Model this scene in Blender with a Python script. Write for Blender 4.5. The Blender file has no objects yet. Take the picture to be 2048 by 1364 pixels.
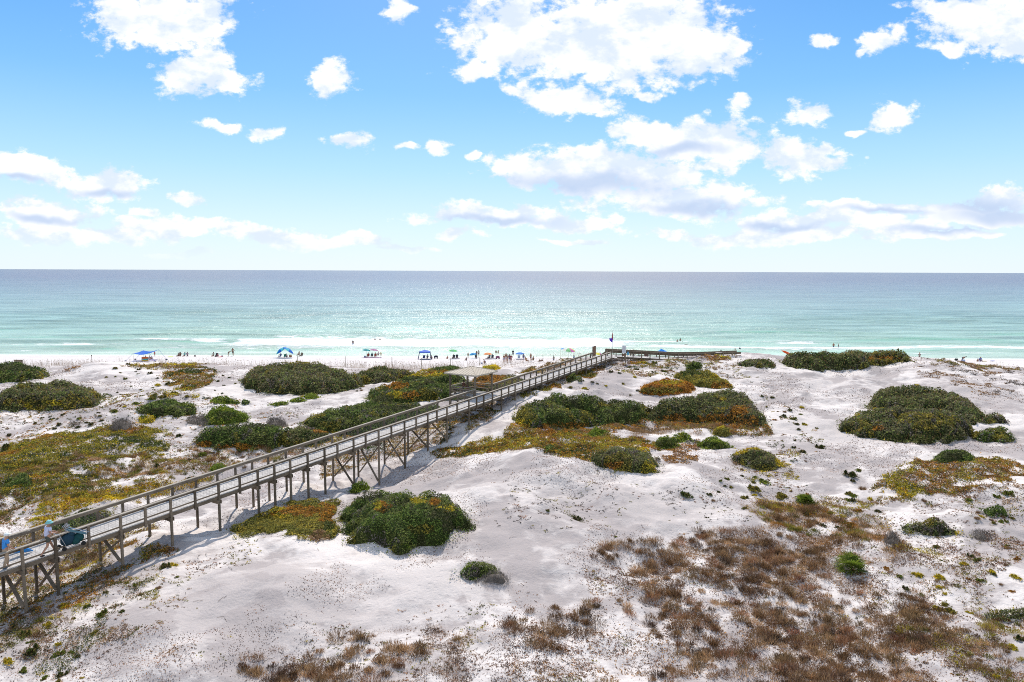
import bpy, math, random
import numpy as np
from mathutils import Vector, Matrix, Euler

R = math.radians
random.seed(7)
rng = np.random.default_rng(11)
sc = bpy.context.scene
C = sc.collection

# ---------------------------------------------------------------- camera
CAM_H = 20.0
PITCH = R(5.86)
ROLL = R(0.224)
cam_d = bpy.data.cameras.new('camera')
cam = bpy.data.objects.new('camera', cam_d)
C.objects.link(cam)
cam_d.sensor_width = 36.0
cam_d.lens = 24.0
cam_d.clip_end = 200000.0
cam_d.clip_start = 0.1
MC = Matrix.Rotation(R(90) - PITCH, 3, 'X') @ Matrix.Rotation(ROLL, 3, 'Z')
cam.location = (0, 0, CAM_H)
cam.rotation_euler = MC.to_euler()
sc.camera = cam
FPX = 2048 * 24.0 / 36.0
MCn = np.array(MC)

# ---------------------------------------------------------------- sun
SUN_AZ = R(-3.0)      # from +Y towards +X
SUN_EL = R(49.0)
sdir = Vector((math.sin(SUN_AZ) * math.cos(SUN_EL), math.cos(SUN_AZ) * math.cos(SUN_EL), math.sin(SUN_EL)))
sun_d = bpy.data.lights.new('sun', 'SUN')
sun_d.energy = 4.4
sun_d.angle = R(0.53)
sun_d.color = (1.0, 0.93, 0.84)
sun = bpy.data.objects.new('sun', sun_d)
sun.rotation_euler = (-sdir).to_track_quat('-Z', 'Y').to_euler()
sun.location = (0, 60, 80)
C.objects.link(sun)

# ---------------------------------------------------------------- view
sc.view_settings.view_transform = 'Standard'
sc.view_settings.look = 'None'
sc.view_settings.gamma = 1.0
sc.view_settings.use_curve_mapping = False
sc.view_settings.exposure = 0.12
sc.cycles.filter_width = 1.0
sc.cycles.use_denoising = False
sc.cycles.max_bounces = 6
sc.cycles.diffuse_bounces = 3
sc.cycles.glossy_bounces = 2
sc.cycles.transparent_max_bounces = 8
sc.cycles.sample_clamp_indirect = 4.0
sc.cycles.sample_clamp_direct = 12.0

# ---------------------------------------------------------------- node helpers
class NT:
    def __init__(s, nt):
        s.nt = nt; s.n = nt.nodes; s.l = nt.links
    def node(s, t, **kw):
        n = s.n.new(t)
        for k, v in kw.items():
            setattr(n, k, v)
        return n
    def put(s, sock, v):
        if hasattr(v, 'is_output') or isinstance(v, bpy.types.NodeSocket):
            s.l.new(v, sock)
        else:
            sock.default_value = v
    def math(s, op, a, b=None, c=None, clamp=False):
        n = s.node('ShaderNodeMath', operation=op, use_clamp=clamp)
        s.put(n.inputs[0], a)
        if b is not None: s.put(n.inputs[1], b)
        if c is not None: s.put(n.inputs[2], c)
        return n.outputs[0]
    def vmath(s, op, a, b=None, c=None):
        n = s.node('ShaderNodeVectorMath', operation=op)
        s.put(n.inputs[0], a)
        if b is not None: s.put(n.inputs[1], b)
        if c is not None: s.put(n.inputs[2], c)
        return n.outputs['Value'] if op in ('LENGTH', 'DOT_PRODUCT', 'DISTANCE') else n.outputs[0]
    def mix(s, f, a, b, bt='MIX'):
        n = s.node('ShaderNodeMix', data_type='RGBA', blend_type=bt)
        s.put(n.inputs[0], f); s.put(n.inputs[6], a); s.put(n.inputs[7], b)
        return n.outputs[2]
    def ramp(s, f, stops, interp='LINEAR'):
        n = s.node('ShaderNodeValToRGB')
        n.color_ramp.interpolation = interp
        el = n.color_ramp.elements
        while len(el) < len(stops): el.new(0.5)
        for e, (p, c) in zip(el, stops):
            e.position = p
            e.color = c if len(c) == 4 else (*c, 1)
        s.put(n.inputs[0], f)
        return n.outputs[0]
    def mr(s, v, a, b, c=0.0, d=1.0, smooth=False):
        n = s.node('ShaderNodeMapRange')
        if smooth: n.interpolation_type = 'SMOOTHSTEP'
        s.put(n.inputs[0], v)
        for i, x in enumerate((a, b, c, d)): s.put(n.inputs[i + 1], x)
        return n.outputs[0]
    def noise(s, vec, scale, detail=3, rough=0.5, dist=0.0):
        n = s.node('ShaderNodeTexNoise')
        if vec is not None: s.put(n.inputs['Vector'], vec)
        n.inputs['Scale'].default_value = scale
        n.inputs['Detail'].default_value = detail
        n.inputs['Roughness'].default_value = rough
        n.inputs['Distortion'].default_value = dist
        return n.outputs[0]

def raydir(u, v):
    """photo pixel -> world direction (not normalised, unit optical depth)"""
    u = np.asarray(u, float); v = np.asarray(v, float)
    d = np.stack([(u - 1024) / FPX, -(v - 682) / FPX, -np.ones_like(u)], -1)
    return d @ MCn.T

# ---------------------------------------------------------------- world: sky with clouds
world = bpy.data.worlds.new('World')
sc.world = world
world.use_nodes = True
W = NT(world.node_tree)
W.n.clear()
tc = W.node('ShaderNodeTexCoord')
sep = W.node('ShaderNodeSeparateXYZ'); W.l.new(tc.outputs['Generated'], sep.inputs[0])
sky = W.node('ShaderNodeTexSky', sky_type='NISHITA')
sky.sun_disc = False
sky.sun_elevation = SUN_EL
sky.sun_rotation = SUN_AZ
sky.altitude = 0
sky.air_density = 1.0
sky.dust_density = 0.6
sky.ozone_density = 2.2
hs = W.node('ShaderNodeHueSaturation')
hs.inputs['Saturation'].default_value = 1.5
hs.inputs['Value'].default_value = 1.0
W.l.new(sky.outputs[0], hs.inputs['Color'])
SKY_STR = 0.12
skyc = W.vmath('SCALE', hs.outputs[0]); skyc.node.inputs['Scale'].default_value = SKY_STR
# flat (gnomonic) cloud coordinates of the sky in front of the beach
yv = W.math('MAXIMUM', sep.outputs[1], 0.02)
cu = W.math('DIVIDE', sep.outputs[0], yv)
cv = W.math('DIVIDE', sep.outputs[2], yv)
cmb = W.node('ShaderNodeCombineXYZ'); W.l.new(cu, cmb.inputs[0]); W.l.new(cv, cmb.inputs[1])
UV = cmb.outputs[0]
w1 = W.node('ShaderNodeTexNoise'); W.l.new(UV, w1.inputs['Vector']); w1.inputs['Scale'].default_value = 9; w1.inputs['Detail'].default_value = 4
warp = W.vmath('SUBTRACT', w1.outputs['Color'], (0.5, 0.5, 0.5))
warp = W.vmath('MULTIPLY', warp, (0.10, 0.06, 0.0))
UW = W.vmath('ADD', UV, warp)
CLOUDS = [(330,28,135,56),(250,8,80,30),(395,145,78,42),(440,165,40,22),(660,148,46,44),(805,20,28,30),
 (1010,60,95,80),(1180,90,130,85),(1290,60,150,85),(1400,110,90,52),(945,150,45,26),(1130,195,105,28),(1455,135,32,34),
 (1480,217,28,16),(1295,185,22,14),(1620,228,44,28),(1780,224,58,32),(1715,250,18,8),(1770,88,48,30),(1735,100,25,10),
 (1950,40,110,52),(2040,70,70,40),(1890,98,34,16),(1640,78,26,14),(1290,258,75,26),(1400,285,110,36),(1450,300,80,24),
 (1600,322,85,34),(1665,300,44,20),(1190,330,190,36),(1060,345,80,34),(1250,350,190,36),(1350,400,170,28),(1180,385,60,14),
 (1430,335,34,16),(1000,430,130,16),(1145,445,85,13),(925,466,50,12),(430,250,46,13),(535,262,50,14),(715,288,48,22),
 (862,296,38,20),(800,298,22,11),(940,312,22,9),(60,342,70,24),(200,366,95,28),(378,396,56,14),(300,424,30,13),(95,428,105,22),
 (330,452,115,18),(540,466,110,17),(150,470,150,16),(700,480,100,12),(820,496,60,6),(370,500,60,6),(2010,392,90,22),(1960,425,130,22),(1800,418,160,9),
 (1680,446,200,18),(1560,470,260,13),(1860,470,120,8),(1150,478,60,6),(1900,18,90,16)]
def dens(vec):
    m = None
    for (u, v, a, b) in CLOUDS:
        c = raydir(u, v); c = (c[0] / c[1], c[2] / c[1])
        e = raydir(u + a, v - b); e = (e[0] / e[1], e[2] / e[1])
        e0 = raydir(u, v - b); su = a / FPX * 1.22; sv = (e0[2] / e0[1] - c[1]) * 1.35
        t = W.vmath('MULTIPLY_ADD', vec, (1 / su, 1 / sv, 0.0), (-c[0] / su, -c[1] / sv, 0.0))
        L = W.vmath('LENGTH', t)
        if a < 60: L = W.math('ADD', L, 0.22)
        m = L if m is None else W.math('MINIMUM', m, L)
    return W.math('SUBTRACT', 1.0, m)
core = dens(UW)
sc2 = W.vmath('MULTIPLY', UV, (15.0, 24.0, 1.0))
n1 = W.noise(sc2, 1.0, 10, 0.66)
sc3 = W.vmath('ADD', sc2, (0.10, 0.70, 0.0))
n2 = W.noise(sc3, 1.0, 3, 0.55)
n0 = W.noise(W.vmath('MULTIPLY', UV, (46.0, 62.0, 1.0)), 1.0, 6, 0.6)
body = W.math('ADD', W.math('MULTIPLY', core, 1.35), W.math('ADD', W.math('MULTIPLY', W.math('SUBTRACT', n1, 0.47), 2.9), W.math('MULTIPLY', W.math('SUBTRACT', n0, 0.5), 1.7)))
mask = W.mr(body, 0.05, 0.62, 0.0, 1.0, True)
relief = W.math('SUBTRACT', n1, n2)
shade = W.mr(relief, -0.16, 0.12, 0.0, 1.0, True)
# greyer undersides of the flat-bottomed clouds low in the sky
g = None
for (u, v, a, b) in [(1170,372,190,26),(1390,415,120,14),(2010,425,130,26),(1900,460,120,10),(1960,405,100,22),(1780,425,110,7),(1560,452,90,8),(1000,440,110,8),(210,385,80,10),(90,440,90,9),(1380,300,60,12),(40,362,50,8)]:
    c = raydir(u, v); c = (c[0] / c[1], c[2] / c[1]); e0 = raydir(u, v - b)
    t = W.vmath('MULTIPLY_ADD', UW, (FPX / a, 1 / (e0[2] / e0[1] - c[1]), 0.0), (-c[0] * FPX / a, -c[1] / (e0[2] / e0[1] - c[1]), 0.0))
    L = W.vmath('LENGTH', t)
    g = L if g is None else W.math('MINIMUM', g, L)
grey = W.mr(g, 1.5, 0.2, 0.0, 0.85, True)
thick = W.math('MULTIPLY', W.mr(body, 0.75, 1.6, 0.0, 0.55, True), W.mr(sep.outputs[2], 0.30, 0.20, 0.35, 1.0))
shade = W.math('MINIMUM', shade, W.math('SUBTRACT', 1.0, W.math('MULTIPLY', thick, W.mr(relief, 0.10, -0.14, 0.35, 1.0))))
cc = W.mix(shade, (0.72, 0.81, 0.95, 1), (1.02, 1.02, 1.03, 1))
cc = W.mix(grey, cc, (0.50, 0.62, 0.84, 1))
# generic clouds behind the camera (only seen by light and by other viewpoints)
zz = W.math('MAXIMUM', sep.outputs[2], 0.03)
bc = W.node('ShaderNodeCombineXYZ'); W.l.new(W.math('DIVIDE', sep.outputs[0], zz), bc.inputs[0]); W.l.new(W.math('DIVIDE', sep.outputs[1], zz), bc.inputs[1])
nb = W.noise(bc.outputs[0], 0.9, 6, 0.55)
bmask = W.math('MULTIPLY', W.mr(nb, 0.40, 0.56, 0, 1, True), W.mr(sep.outputs[1], 0.12, -0.1, 0, 1, True))
bmask = W.math('MULTIPLY', bmask, W.mr(sep.outputs[2], 0.02, 0.15, 0, 1, True))
fmask = W.math('MULTIPLY', mask, W.mr(sep.outputs[1], 0.05, 0.2, 0, 1, True))
fmask = W.math('MULTIPLY', fmask, W.mr(sep.outputs[2], 0.004, 0.05, 0, 1, True))
allm = W.math('MAXIMUM', W.math('MULTIPLY', fmask, 0.97), bmask)
# thin sea haze whitening the lowest sky
hz = W.mr(sep.outputs[2], 0.40, 0.07, 0.35, 0.92, True)
hcol = W.ramp(sep.outputs[2], [(0.0, (0.80, 0.91, 0.98)), (0.06, (0.68, 0.87, 0.99)), (0.14, (0.46, 0.75, 1.0)), (0.24, (0.26, 0.58, 1.0)), (0.36, (0.17, 0.47, 0.97))])
skyh = W.mix(hz, skyc, hcol)
final = W.mix(allm, skyh, cc)
bg = W.node('ShaderNodeBackground'); W.l.new(final, bg.inputs[0]); bg.inputs[1].default_value = 1.0
wo = W.node('ShaderNodeOutputWorld'); W.l.new(bg.outputs[0], wo.inputs[0])
try:
    world.cycles.sampling_method = 'NONE'
except Exception: pass

# ---------------------------------------------------------------- noise in numpy
_H = rng.random((256, 256))
def vnoise(x, y, s=1.0, seed=0):
    x = np.asarray(x, float) / s + seed * 17.31; y = np.asarray(y, float) / s + seed * 9.77
    xi = np.floor(x).astype(int); yi = np.floor(y).astype(int)
    fx = x - xi; fy = y - yi
    fx = fx * fx * (3 - 2 * fx); fy = fy * fy * (3 - 2 * fy)
    a = _H[xi % 256, yi % 256]; b = _H[(xi + 1) % 256, yi % 256]
    c = _H[xi % 256, (yi + 1) % 256]; d = _H[(xi + 1) % 256, (yi + 1) % 256]
    return (a * (1 - fx) + b * fx) * (1 - fy) + (c * (1 - fx) + d * fx) * fy
def worley(x, y, s, seed=0):
    """distance to the nearest of scattered points, in units of their spacing"""
    x = np.asarray(x, float) / s; y = np.asarray(y, float) / s; xi = np.floor(x).astype(int); yi = np.floor(y).astype(int); d = np.full(x.shape, 9.0)
    for i in (-1, 0, 1):
        for j in (-1, 0, 1):
            px = xi + i + _H[(xi + i + seed * 7) % 256, (yi + j) % 256]; py = yi + j + _H[(yi + j + seed * 13) % 256, (xi + i + 57) % 256]
            d = np.minimum(d, np.hypot(x - px, y - py))
    return d
def fbm(x, y, s=1.0, o=4, seed=0):
    t = 0; amp = 0.5; n = 0
    for k in range(o):
        t = t + amp * vnoise(x, y, s / 2 ** k, seed + k * 3); n += amp; amp *= 0.5
    return t / n

# ---------------------------------------------------------------- terrain heights
def pz(u, v, z):
    """world point where the ray through photo pixel (u,v) reaches height z"""
    d = raydir(u, v); t = (z - CAM_H) / d[2]
    return (d[0] * t, d[1] * t, z)
def pd(u, v, Z):
    d = raydir(u, v)
    return np.array([0, 0, CAM_H]) + d * Z
PA, PB, PC_ = 79.12, 70.227, 0.037747      # near rail: photo x of post i
def zi(x):
    i = (x - PA) / (PB - PC_ * x)
    return i, 34.5 * (1 + PC_ * i)
R0 = pd(79.12, 1082.0, 34.5)
R1 = pd(1221.0, 704.0, zi(1221.0)[1])
WDIR = np.array([R1[0] - R0[0], R1[1] - R0[1], 0]); WLEN = float(np.linalg.norm(WDIR)); WDIR = WDIR / WLEN
WSL = (R1[2] - R0[2]) / WLEN
WPER = np.array([-WDIR[1], WDIR[0], 0])
def foot(x, yb):
    Z = zi(x)[1]
    p = pd(x + (x - 1024) * 0.0, yb, Z)
    return tuple(p)
ctrl = [foot(a, b) for a, b in [(85,1220),(212,1158),(318,1112),(419,1073),(499,1036),(567,1012),(635,1000),(695,979),(747,965),(799,946),(846,915),(885,896),(931,860),(961,844),(997,825),(1025.6,808),(1055,790),(1080,778),(1102,770),(1128,757),(1170,751),(1205,738)]]
ctrl += [pz(*t) for t in [
 (560,1058,3.7),(690,1085,3.9),(950,1000,4.9),(1050,908,5.7),(1200,955,5.0),(900,935,4.2),(1350,950,4.7),(1000,1100,4.2),(820,1020,4.3),(800,1150,3.9),
 (1000,1300,3.2),(1400,1250,3.0),(1700,1320,3.0),(1400,1110,3.5),(2000,1320,3.4),(1600,1050,3.7),(1900,1100,3.7),(1250,1050,4.3),(1150,1180,3.7),
 (300,1250,3.5),(450,1130,3.9),(450,1250,3.6),(650,1330,3.2),(120,1330,2.9),(600,1180,3.9),(1000,1400,3.1),(-100,1250,2.6),(2150,1200,3.8),(1500,1400,3.0),(300,1420,3.1),
 (1250,850,4.6),(1130,845,4.7),(1250,800,5.2),(1550,850,4.9),(1650,920,4.5),(1600,990,4.0),(1700,800,5.7),(1560,780,5.8),(1400,775,6.0),(1230,745,6.9),(1290,716,7.3),(1400,713,7.3),(1480,707,7.5),(1560,716,7.2),
 (1640,750,6.3),(1740,755,6.4),(1700,722,7.0),(1830,717,7.4),(1910,760,6.9),(2035,743,6.3),(2048,800,6.2),(2150,745,6.2),(1960,735,6.6),(1850,880,4.9),(1800,820,5.6),(2000,900,4.9),(1940,945,5.2),(1830,1000,4.1),(2100,1000,4.6),(1760,940,4.3),
 (30,775,4.9),(100,800,4.6),(180,724,6.2),(240,735,5.9),(300,742,5.4),(400,728,5.4),(450,745,5.2),(200,850,4.2),(350,800,4.8),(500,800,4.8),(60,752,5.0),(110,742,5.0),(0,738,5.0),(-120,735,5.2),(-120,850,4.2),
 (100,950,3.1),(300,950,3.0),(450,925,3.1),(600,850,4.2),(700,790,4.9),(560,835,4.3),(520,890,3.7),(30,1000,2.8),(60,1060,2.6),(200,1000,2.9),(800,835,4.3),(900,765,5.2),(830,770,5.1),(560,735,5.6),(650,738,5.4),(620,760,5.2),(700,742,5.0),(480,733,5.4),(800,740,5.0),(900,742,5.0),(750,800,4.7),
 (1000,748,5.5),(1060,730,6.3),(1110,722,6.7),(1180,712,7.0),(1020,770,5.5),(0,860,3.7),(0,900,3.4)]]
ctrl += [(x, y, z) for x in np.arange(-140, 141, 14) for y, z in ((121, 2.6), (127, 2.0), (134, 1.75))]
ctrl += [(x, y, z) for x in (-60, -30, 0, 30, 60) for y, z in ((10, 2.6), (0, 2.4))]
ctrl = np.array(ctrl)
_P = ctrl[:, :2]; _n = len(_P)
def _ker(r): return np.sqrt(r * r + 1.5 ** 2)
_A = np.zeros((_n + 3, _n + 3))
_A[:_n, :_n] = _ker(np.linalg.norm(_P[:, None] - _P[None], axis=2)) + np.eye(_n) * -0.6
_A[:_n, _n] = 1; _A[:_n, _n + 1:] = _P; _A[_n, :_n] = 1; _A[_n + 1:, :_n] = _P.T
_w = np.linalg.solve(_A, np.r_[ctrl[:, 2], 0, 0, 0])
def rbf(x, y):
    x = np.clip(x, -125, 125); y = np.clip(y, 4, 134)
    out = np.empty(x.shape).ravel(); xf = x.ravel(); yf = y.ravel()
    for k in range(0, len(xf), 40000):
        q = np.stack([xf[k:k + 40000], yf[k:k + 40000]], 1)
        r = np.sqrt(((q[:, None] - _P[None]) ** 2).sum(2))
        out[k:k + 40000] = _ker(r) @ _w[:_n] + _w[_n] + q @ _w[_n + 1:]
    return out.reshape(x.shape)
def sstep(a, b, t):
    t = np.clip((t - a) / (b - a), 0, 1); return t * t * (3 - 2 * t)
SHORE_Y = 157.0
def terrain_raw(x, y):
    dune = rbf(x, y)
    land = 1 - sstep(112, 128, y)
    lump = (1 - 0.45 * sstep(90, 104, y)) * ((fbm(x, y, 9, 3, 2) - 0.5) * 1.25 + (fbm(x, y, 3.0, 3, 5) - 0.5) * 1.05) + (fbm(x, y, 0.9, 2, 9) - 0.5) * 0.20
    far_l = sstep(60, 140, np.abs(x)) * (1 - sstep(104, 118, y)) * (fbm(x, y, 26, 3, 21) - 0.45) * 4.5
    back = (1 - sstep(-40, 12, y)) * (fbm(x, y, 30, 3, 31) - 0.45) * 5
    dune = dune + land * (0.6 + 0.9 * vnoise(x, y, 14, 50)) * lump + far_l + back
    ys = SHORE_Y + (fbm(x, y * 0, 38, 3, 40) - 0.5) * 4.0
    t = y - ys
    beach = np.where(t < 0, 0.03 - t * 0.072, 0.03 - t * 0.06)
    beach = np.minimum(beach, 1.95 + (fbm(x, y, 2.2, 3, 12) - 0.5) * 0.16)
    beach = np.maximum(beach, -4.0)
    k = sstep(126, 134, y)
    return dune * (1 - k) + beach * k
gx = np.concatenate([-np.geomspace(125, 900, 14)[::-1], np.arange(-118, -46, 0.5), np.arange(-46, 46, 0.24), np.arange(46, 118.5, 0.5), np.geomspace(125, 900, 14)])
gy = np.concatenate([-np.geomspace(4, 700, 16)[::-1], np.arange(0, 14, 1.0), np.arange(14, 50, 0.2), np.arange(50, 118, 0.26), np.arange(118, 166, 0.5), np.geomspace(168, 320, 12)])
GX, GY = np.meshgrid(gx, gy)
GZ = terrain_raw(GX, GY)
def hgt(x, y):
    x = np.asarray(x, float); y = np.asarray(y, float)
    i = np.clip(np.searchsorted(gx, x) - 1, 0, len(gx) - 2); j = np.clip(np.searchsorted(gy, y) - 1, 0, len(gy) - 2)
    fx = np.clip((x - gx[i]) / (gx[i + 1] - gx[i]), 0, 1); fy = np.clip((y - gy[j]) / (gy[j + 1] - gy[j]), 0, 1)
    return (GZ[j, i] * (1 - fx) + GZ[j, i + 1] * fx) * (1 - fy) + (GZ[j + 1, i] * (1 - fx) + GZ[j + 1, i + 1] * fx) * fy
_ZS = np.concatenate([np.arange(14, 120, 0.2), np.arange(120, 420, 0.5)])
def ground(u, v):
    """where the ray through a photo pixel first meets the sand or the sea"""
    d = raydir(u, v); d = np.atleast_2d(d)
    out = np.empty((len(d), 3))
    for k, q in enumerate(d):
        p = q[None] * _ZS[:, None]; p[:, 2] += CAM_H
        below = p[:, 2] < np.maximum(hgt(p[:, 0], p[:, 1]), 0.0)
        idx = int(np.argmax(below)) if below.any() else len(_ZS) - 1
        a, b = p[max(idx - 1, 0)], p[idx]
        for _ in range(7):
            m = (a + b) / 2
            if m[2] < max(float(hgt(m[0], m[1])), 0.0): b = m
            else: a = m
        out[k] = (a + b) / 2
    return out[0] if np.ndim(u) == 0 else out
def project(p):
    q = (np.asarray(p, float) - np.array([0, 0, CAM_H])) @ MCn
    return 1024 + FPX * q[..., 0] / -q[..., 2], 682 - FPX * q[..., 1] / -q[..., 2], -q[..., 2]
def at_y(u, Y, sea=False):
    """ground point on the bearing of photo column u at distance Y"""
    d = raydir(float(u), 700.0); x = d[0] / d[1] * Y
    return np.array([x, Y, max(float(hgt(x, Y)), 0.0) if sea else float(hgt(x, Y))])

# ---------------------------------------------------------------- tagging and meshes
def tag(o, label=None, cat=None, group=None, kind=None):
    if label: o['label'] = label
    if cat: o['category'] = cat
    if group: o['group'] = group
    if kind: o['kind'] = kind
    return o
def empty(name, loc, rz=0.0, label=None, cat=None, group=None, scale=1.0):
    o = bpy.data.objects.new(name, None); C.objects.link(o)
    o.location = loc; o.rotation_euler = (0, 0, rz); o.scale = (scale,) * 3; o.empty_display_size = 0.3
    return tag(o, label, cat, group)
def np_mesh(name, V, F, mat=None, col=None, smooth=False):
    """V (n,3), F (m,k) all faces the same size, col (m,3) linear colour of each face"""
    me = bpy.data.meshes.new(name)
    V = np.ascontiguousarray(V, dtype=np.float32); F = np.ascontiguousarray(F, dtype=np.int32)
    m, k = F.shape
    me.vertices.add(len(V)); me.vertices.foreach_set('co', V.ravel())
    me.loops.add(m * k); me.loops.foreach_set('vertex_index', F.ravel())
    me.polygons.add(m); me.polygons.foreach_set('loop_start', np.arange(0, m * k, k, dtype=np.int32))
    try: me.polygons.foreach_set('loop_total', np.full(m, k, dtype=np.int32))
    except Exception: pass
    if smooth: me.polygons.foreach_set('use_smooth', np.ones(m, dtype=bool))
    if col is not None:
        ca = me.color_attributes.new('tint', 'FLOAT_COLOR', 'CORNER')
        c4 = np.ones((m, k, 4), dtype=np.float32); c4[:, :, :3] = np.asarray(col)[:, None, :]
        ca.data.foreach_set('color', c4.ravel())
    me.update(calc_edges=True)
    if mat: me.materials.append(mat)
    return me
def link(name, me, parent=None):
    o = bpy.data.objects.new(name, me); C.objects.link(o)
    if parent: o.parent = parent
    return o
def simple(name, col, rough=0.6, noise=0.0, scale=8.0, spec=0.3, bump=0.0, metallic=0.0):
    m = bpy.data.materials.new(name); m.use_nodes = True; t = NT(m.node_tree)
    b = t.n['Principled BSDF']; b.inputs['Roughness'].default_value = rough
    b.inputs['Specular IOR Level'].default_value = spec; b.inputs['Metallic'].default_value = metallic
    co = t.node('ShaderNodeTexCoord').outputs['Object']
    nz = t.noise(co, scale, 4, 0.6)
    f = t.mr(nz, 0.3, 0.7, 1 - noise, 1 + noise)
    c = t.vmath('SCALE', tuple(col[:3])); t.put(c.node.inputs['Scale'], f)
    t.l.new(c, b.inputs['Base Color'])
    if bump:
        bn = t.node('ShaderNodeBump'); bn.inputs['Strength'].default_value = bump; bn.inputs['Distance'].default_value = 0.02
        t.l.new(nz, bn.inputs['Height']); t.l.new(bn.outputs[0], b.inputs['Normal'])
    return m
# ---------------------------------------------------------------- ground material and sheet
def sand_material():
    m = bpy.data.materials.new('white_sand'); m.use_nodes = True; t = NT(m.node_tree)
    b = t.n['Principled BSDF']
    b.inputs['Roughness'].default_value = 0.95; b.inputs['Specular IOR Level'].default_value = 0.1
    geo = t.node('ShaderNodeNewGeometry'); pos = geo.outputs['Position']
    sp = t.node('ShaderNodeSeparateXYZ'); t.l.new(pos, sp.inputs[0])
    big = t.noise(pos, 0.13, 5, 0.6, 0.6)
    med = t.noise(t.vmath('MULTIPLY', pos, (0.7, 1.0, 1.0)), 0.9, 6, 0.65, 0.4)
    fine = t.noise(pos, 9.0, 5, 0.7)
    f1 = t.mr(t.math('ADD', t.math('MULTIPLY', big, 0.65), t.math('MULTIPLY', med, 0.35)), 0.44, 0.56, 0, 1, True)
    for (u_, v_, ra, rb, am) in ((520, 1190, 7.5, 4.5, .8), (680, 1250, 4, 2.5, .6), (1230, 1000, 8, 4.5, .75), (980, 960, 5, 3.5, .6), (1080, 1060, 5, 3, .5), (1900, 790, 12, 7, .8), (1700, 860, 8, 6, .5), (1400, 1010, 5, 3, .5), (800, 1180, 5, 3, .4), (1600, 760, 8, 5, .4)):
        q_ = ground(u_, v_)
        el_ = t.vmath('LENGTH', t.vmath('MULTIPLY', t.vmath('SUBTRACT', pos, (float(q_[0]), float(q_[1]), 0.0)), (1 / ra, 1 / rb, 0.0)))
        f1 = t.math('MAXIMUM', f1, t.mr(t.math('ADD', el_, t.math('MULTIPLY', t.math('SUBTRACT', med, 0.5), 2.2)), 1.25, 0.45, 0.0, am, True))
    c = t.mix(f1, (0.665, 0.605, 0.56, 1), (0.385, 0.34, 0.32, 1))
    f2 = t.mr(t.math('ADD', t.math('MULTIPLY', med, 0.5), t.math('MULTIPLY', fine, 0.5)), 0.57, 0.70, 0, 0.42, True)
    c = t.mix(f2, c, (0.33, 0.27, 0.25, 1))
    spk = t.mr(t.noise(pos, 26.0, 3, 0.7), 0.66, 0.74, 0, 0.5, True)
    c = t.mix(spk, c, (0.20, 0.16, 0.14, 1))
    # beach: clean and pale, damp darker strip at the waterline
    by = t.mr(sp.outputs[1], 122, 132, 0, 1, True)
    bn_ = t.noise(t.vmath('MULTIPLY', pos, (0.35, 1.0, 1.0)), 1.1, 5, 0.65)
    bc = t.mix(t.mr(bn_, 0.35, 0.65, 0, 1), (0.57, 0.52, 0.49, 1), (0.66, 0.61, 0.58, 1))
    bc = t.mix(t.mr(sp.outputs[2], 0.34, 0.10, 0, 0.45, True), bc, (0.55, 0.51, 0.46, 1))
    c = t.mix(by, c, bc)
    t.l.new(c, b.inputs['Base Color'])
    h = t.math('ADD', t.math('MULTIPLY', t.noise(pos, 2.2, 5, 0.62), 0.55), t.math('MULTIPLY', t.noise(pos, 7.5, 4, 0.7), 0.2))
    vo = t.node('ShaderNodeTexVoronoi'); t.l.new(pos, vo.inputs['Vector']); vo.inputs['Scale'].default_value = 2.4
    h = t.math('ADD', h, t.math('MULTIPLY', t.mr(vo.outputs['Distance'], 0.05, 0.35, 0, 1, True), t.mr(big, 0.42, 0.58, 0.18, 0.02)))
    bn = t.node('ShaderNodeBump'); bn.inputs['Strength'].default_value = 0.6; bn.inputs['Distance'].default_value = 0.24
    t.l.new(h, bn.inputs['Height']); t.l.new(bn.outputs[0], b.inputs['Normal'])
    return m
SAND = sand_material()
ny, nx = GX.shape
idx = np.arange(nx * ny).reshape(ny, nx)
F = np.stack([idx[:-1, :-1], idx[:-1, 1:], idx[1:, 1:], idx[1:, :-1]], -1).reshape(-1, 4)
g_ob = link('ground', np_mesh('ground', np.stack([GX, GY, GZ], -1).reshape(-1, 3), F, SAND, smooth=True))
tag(g_ob, kind='structure')

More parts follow.
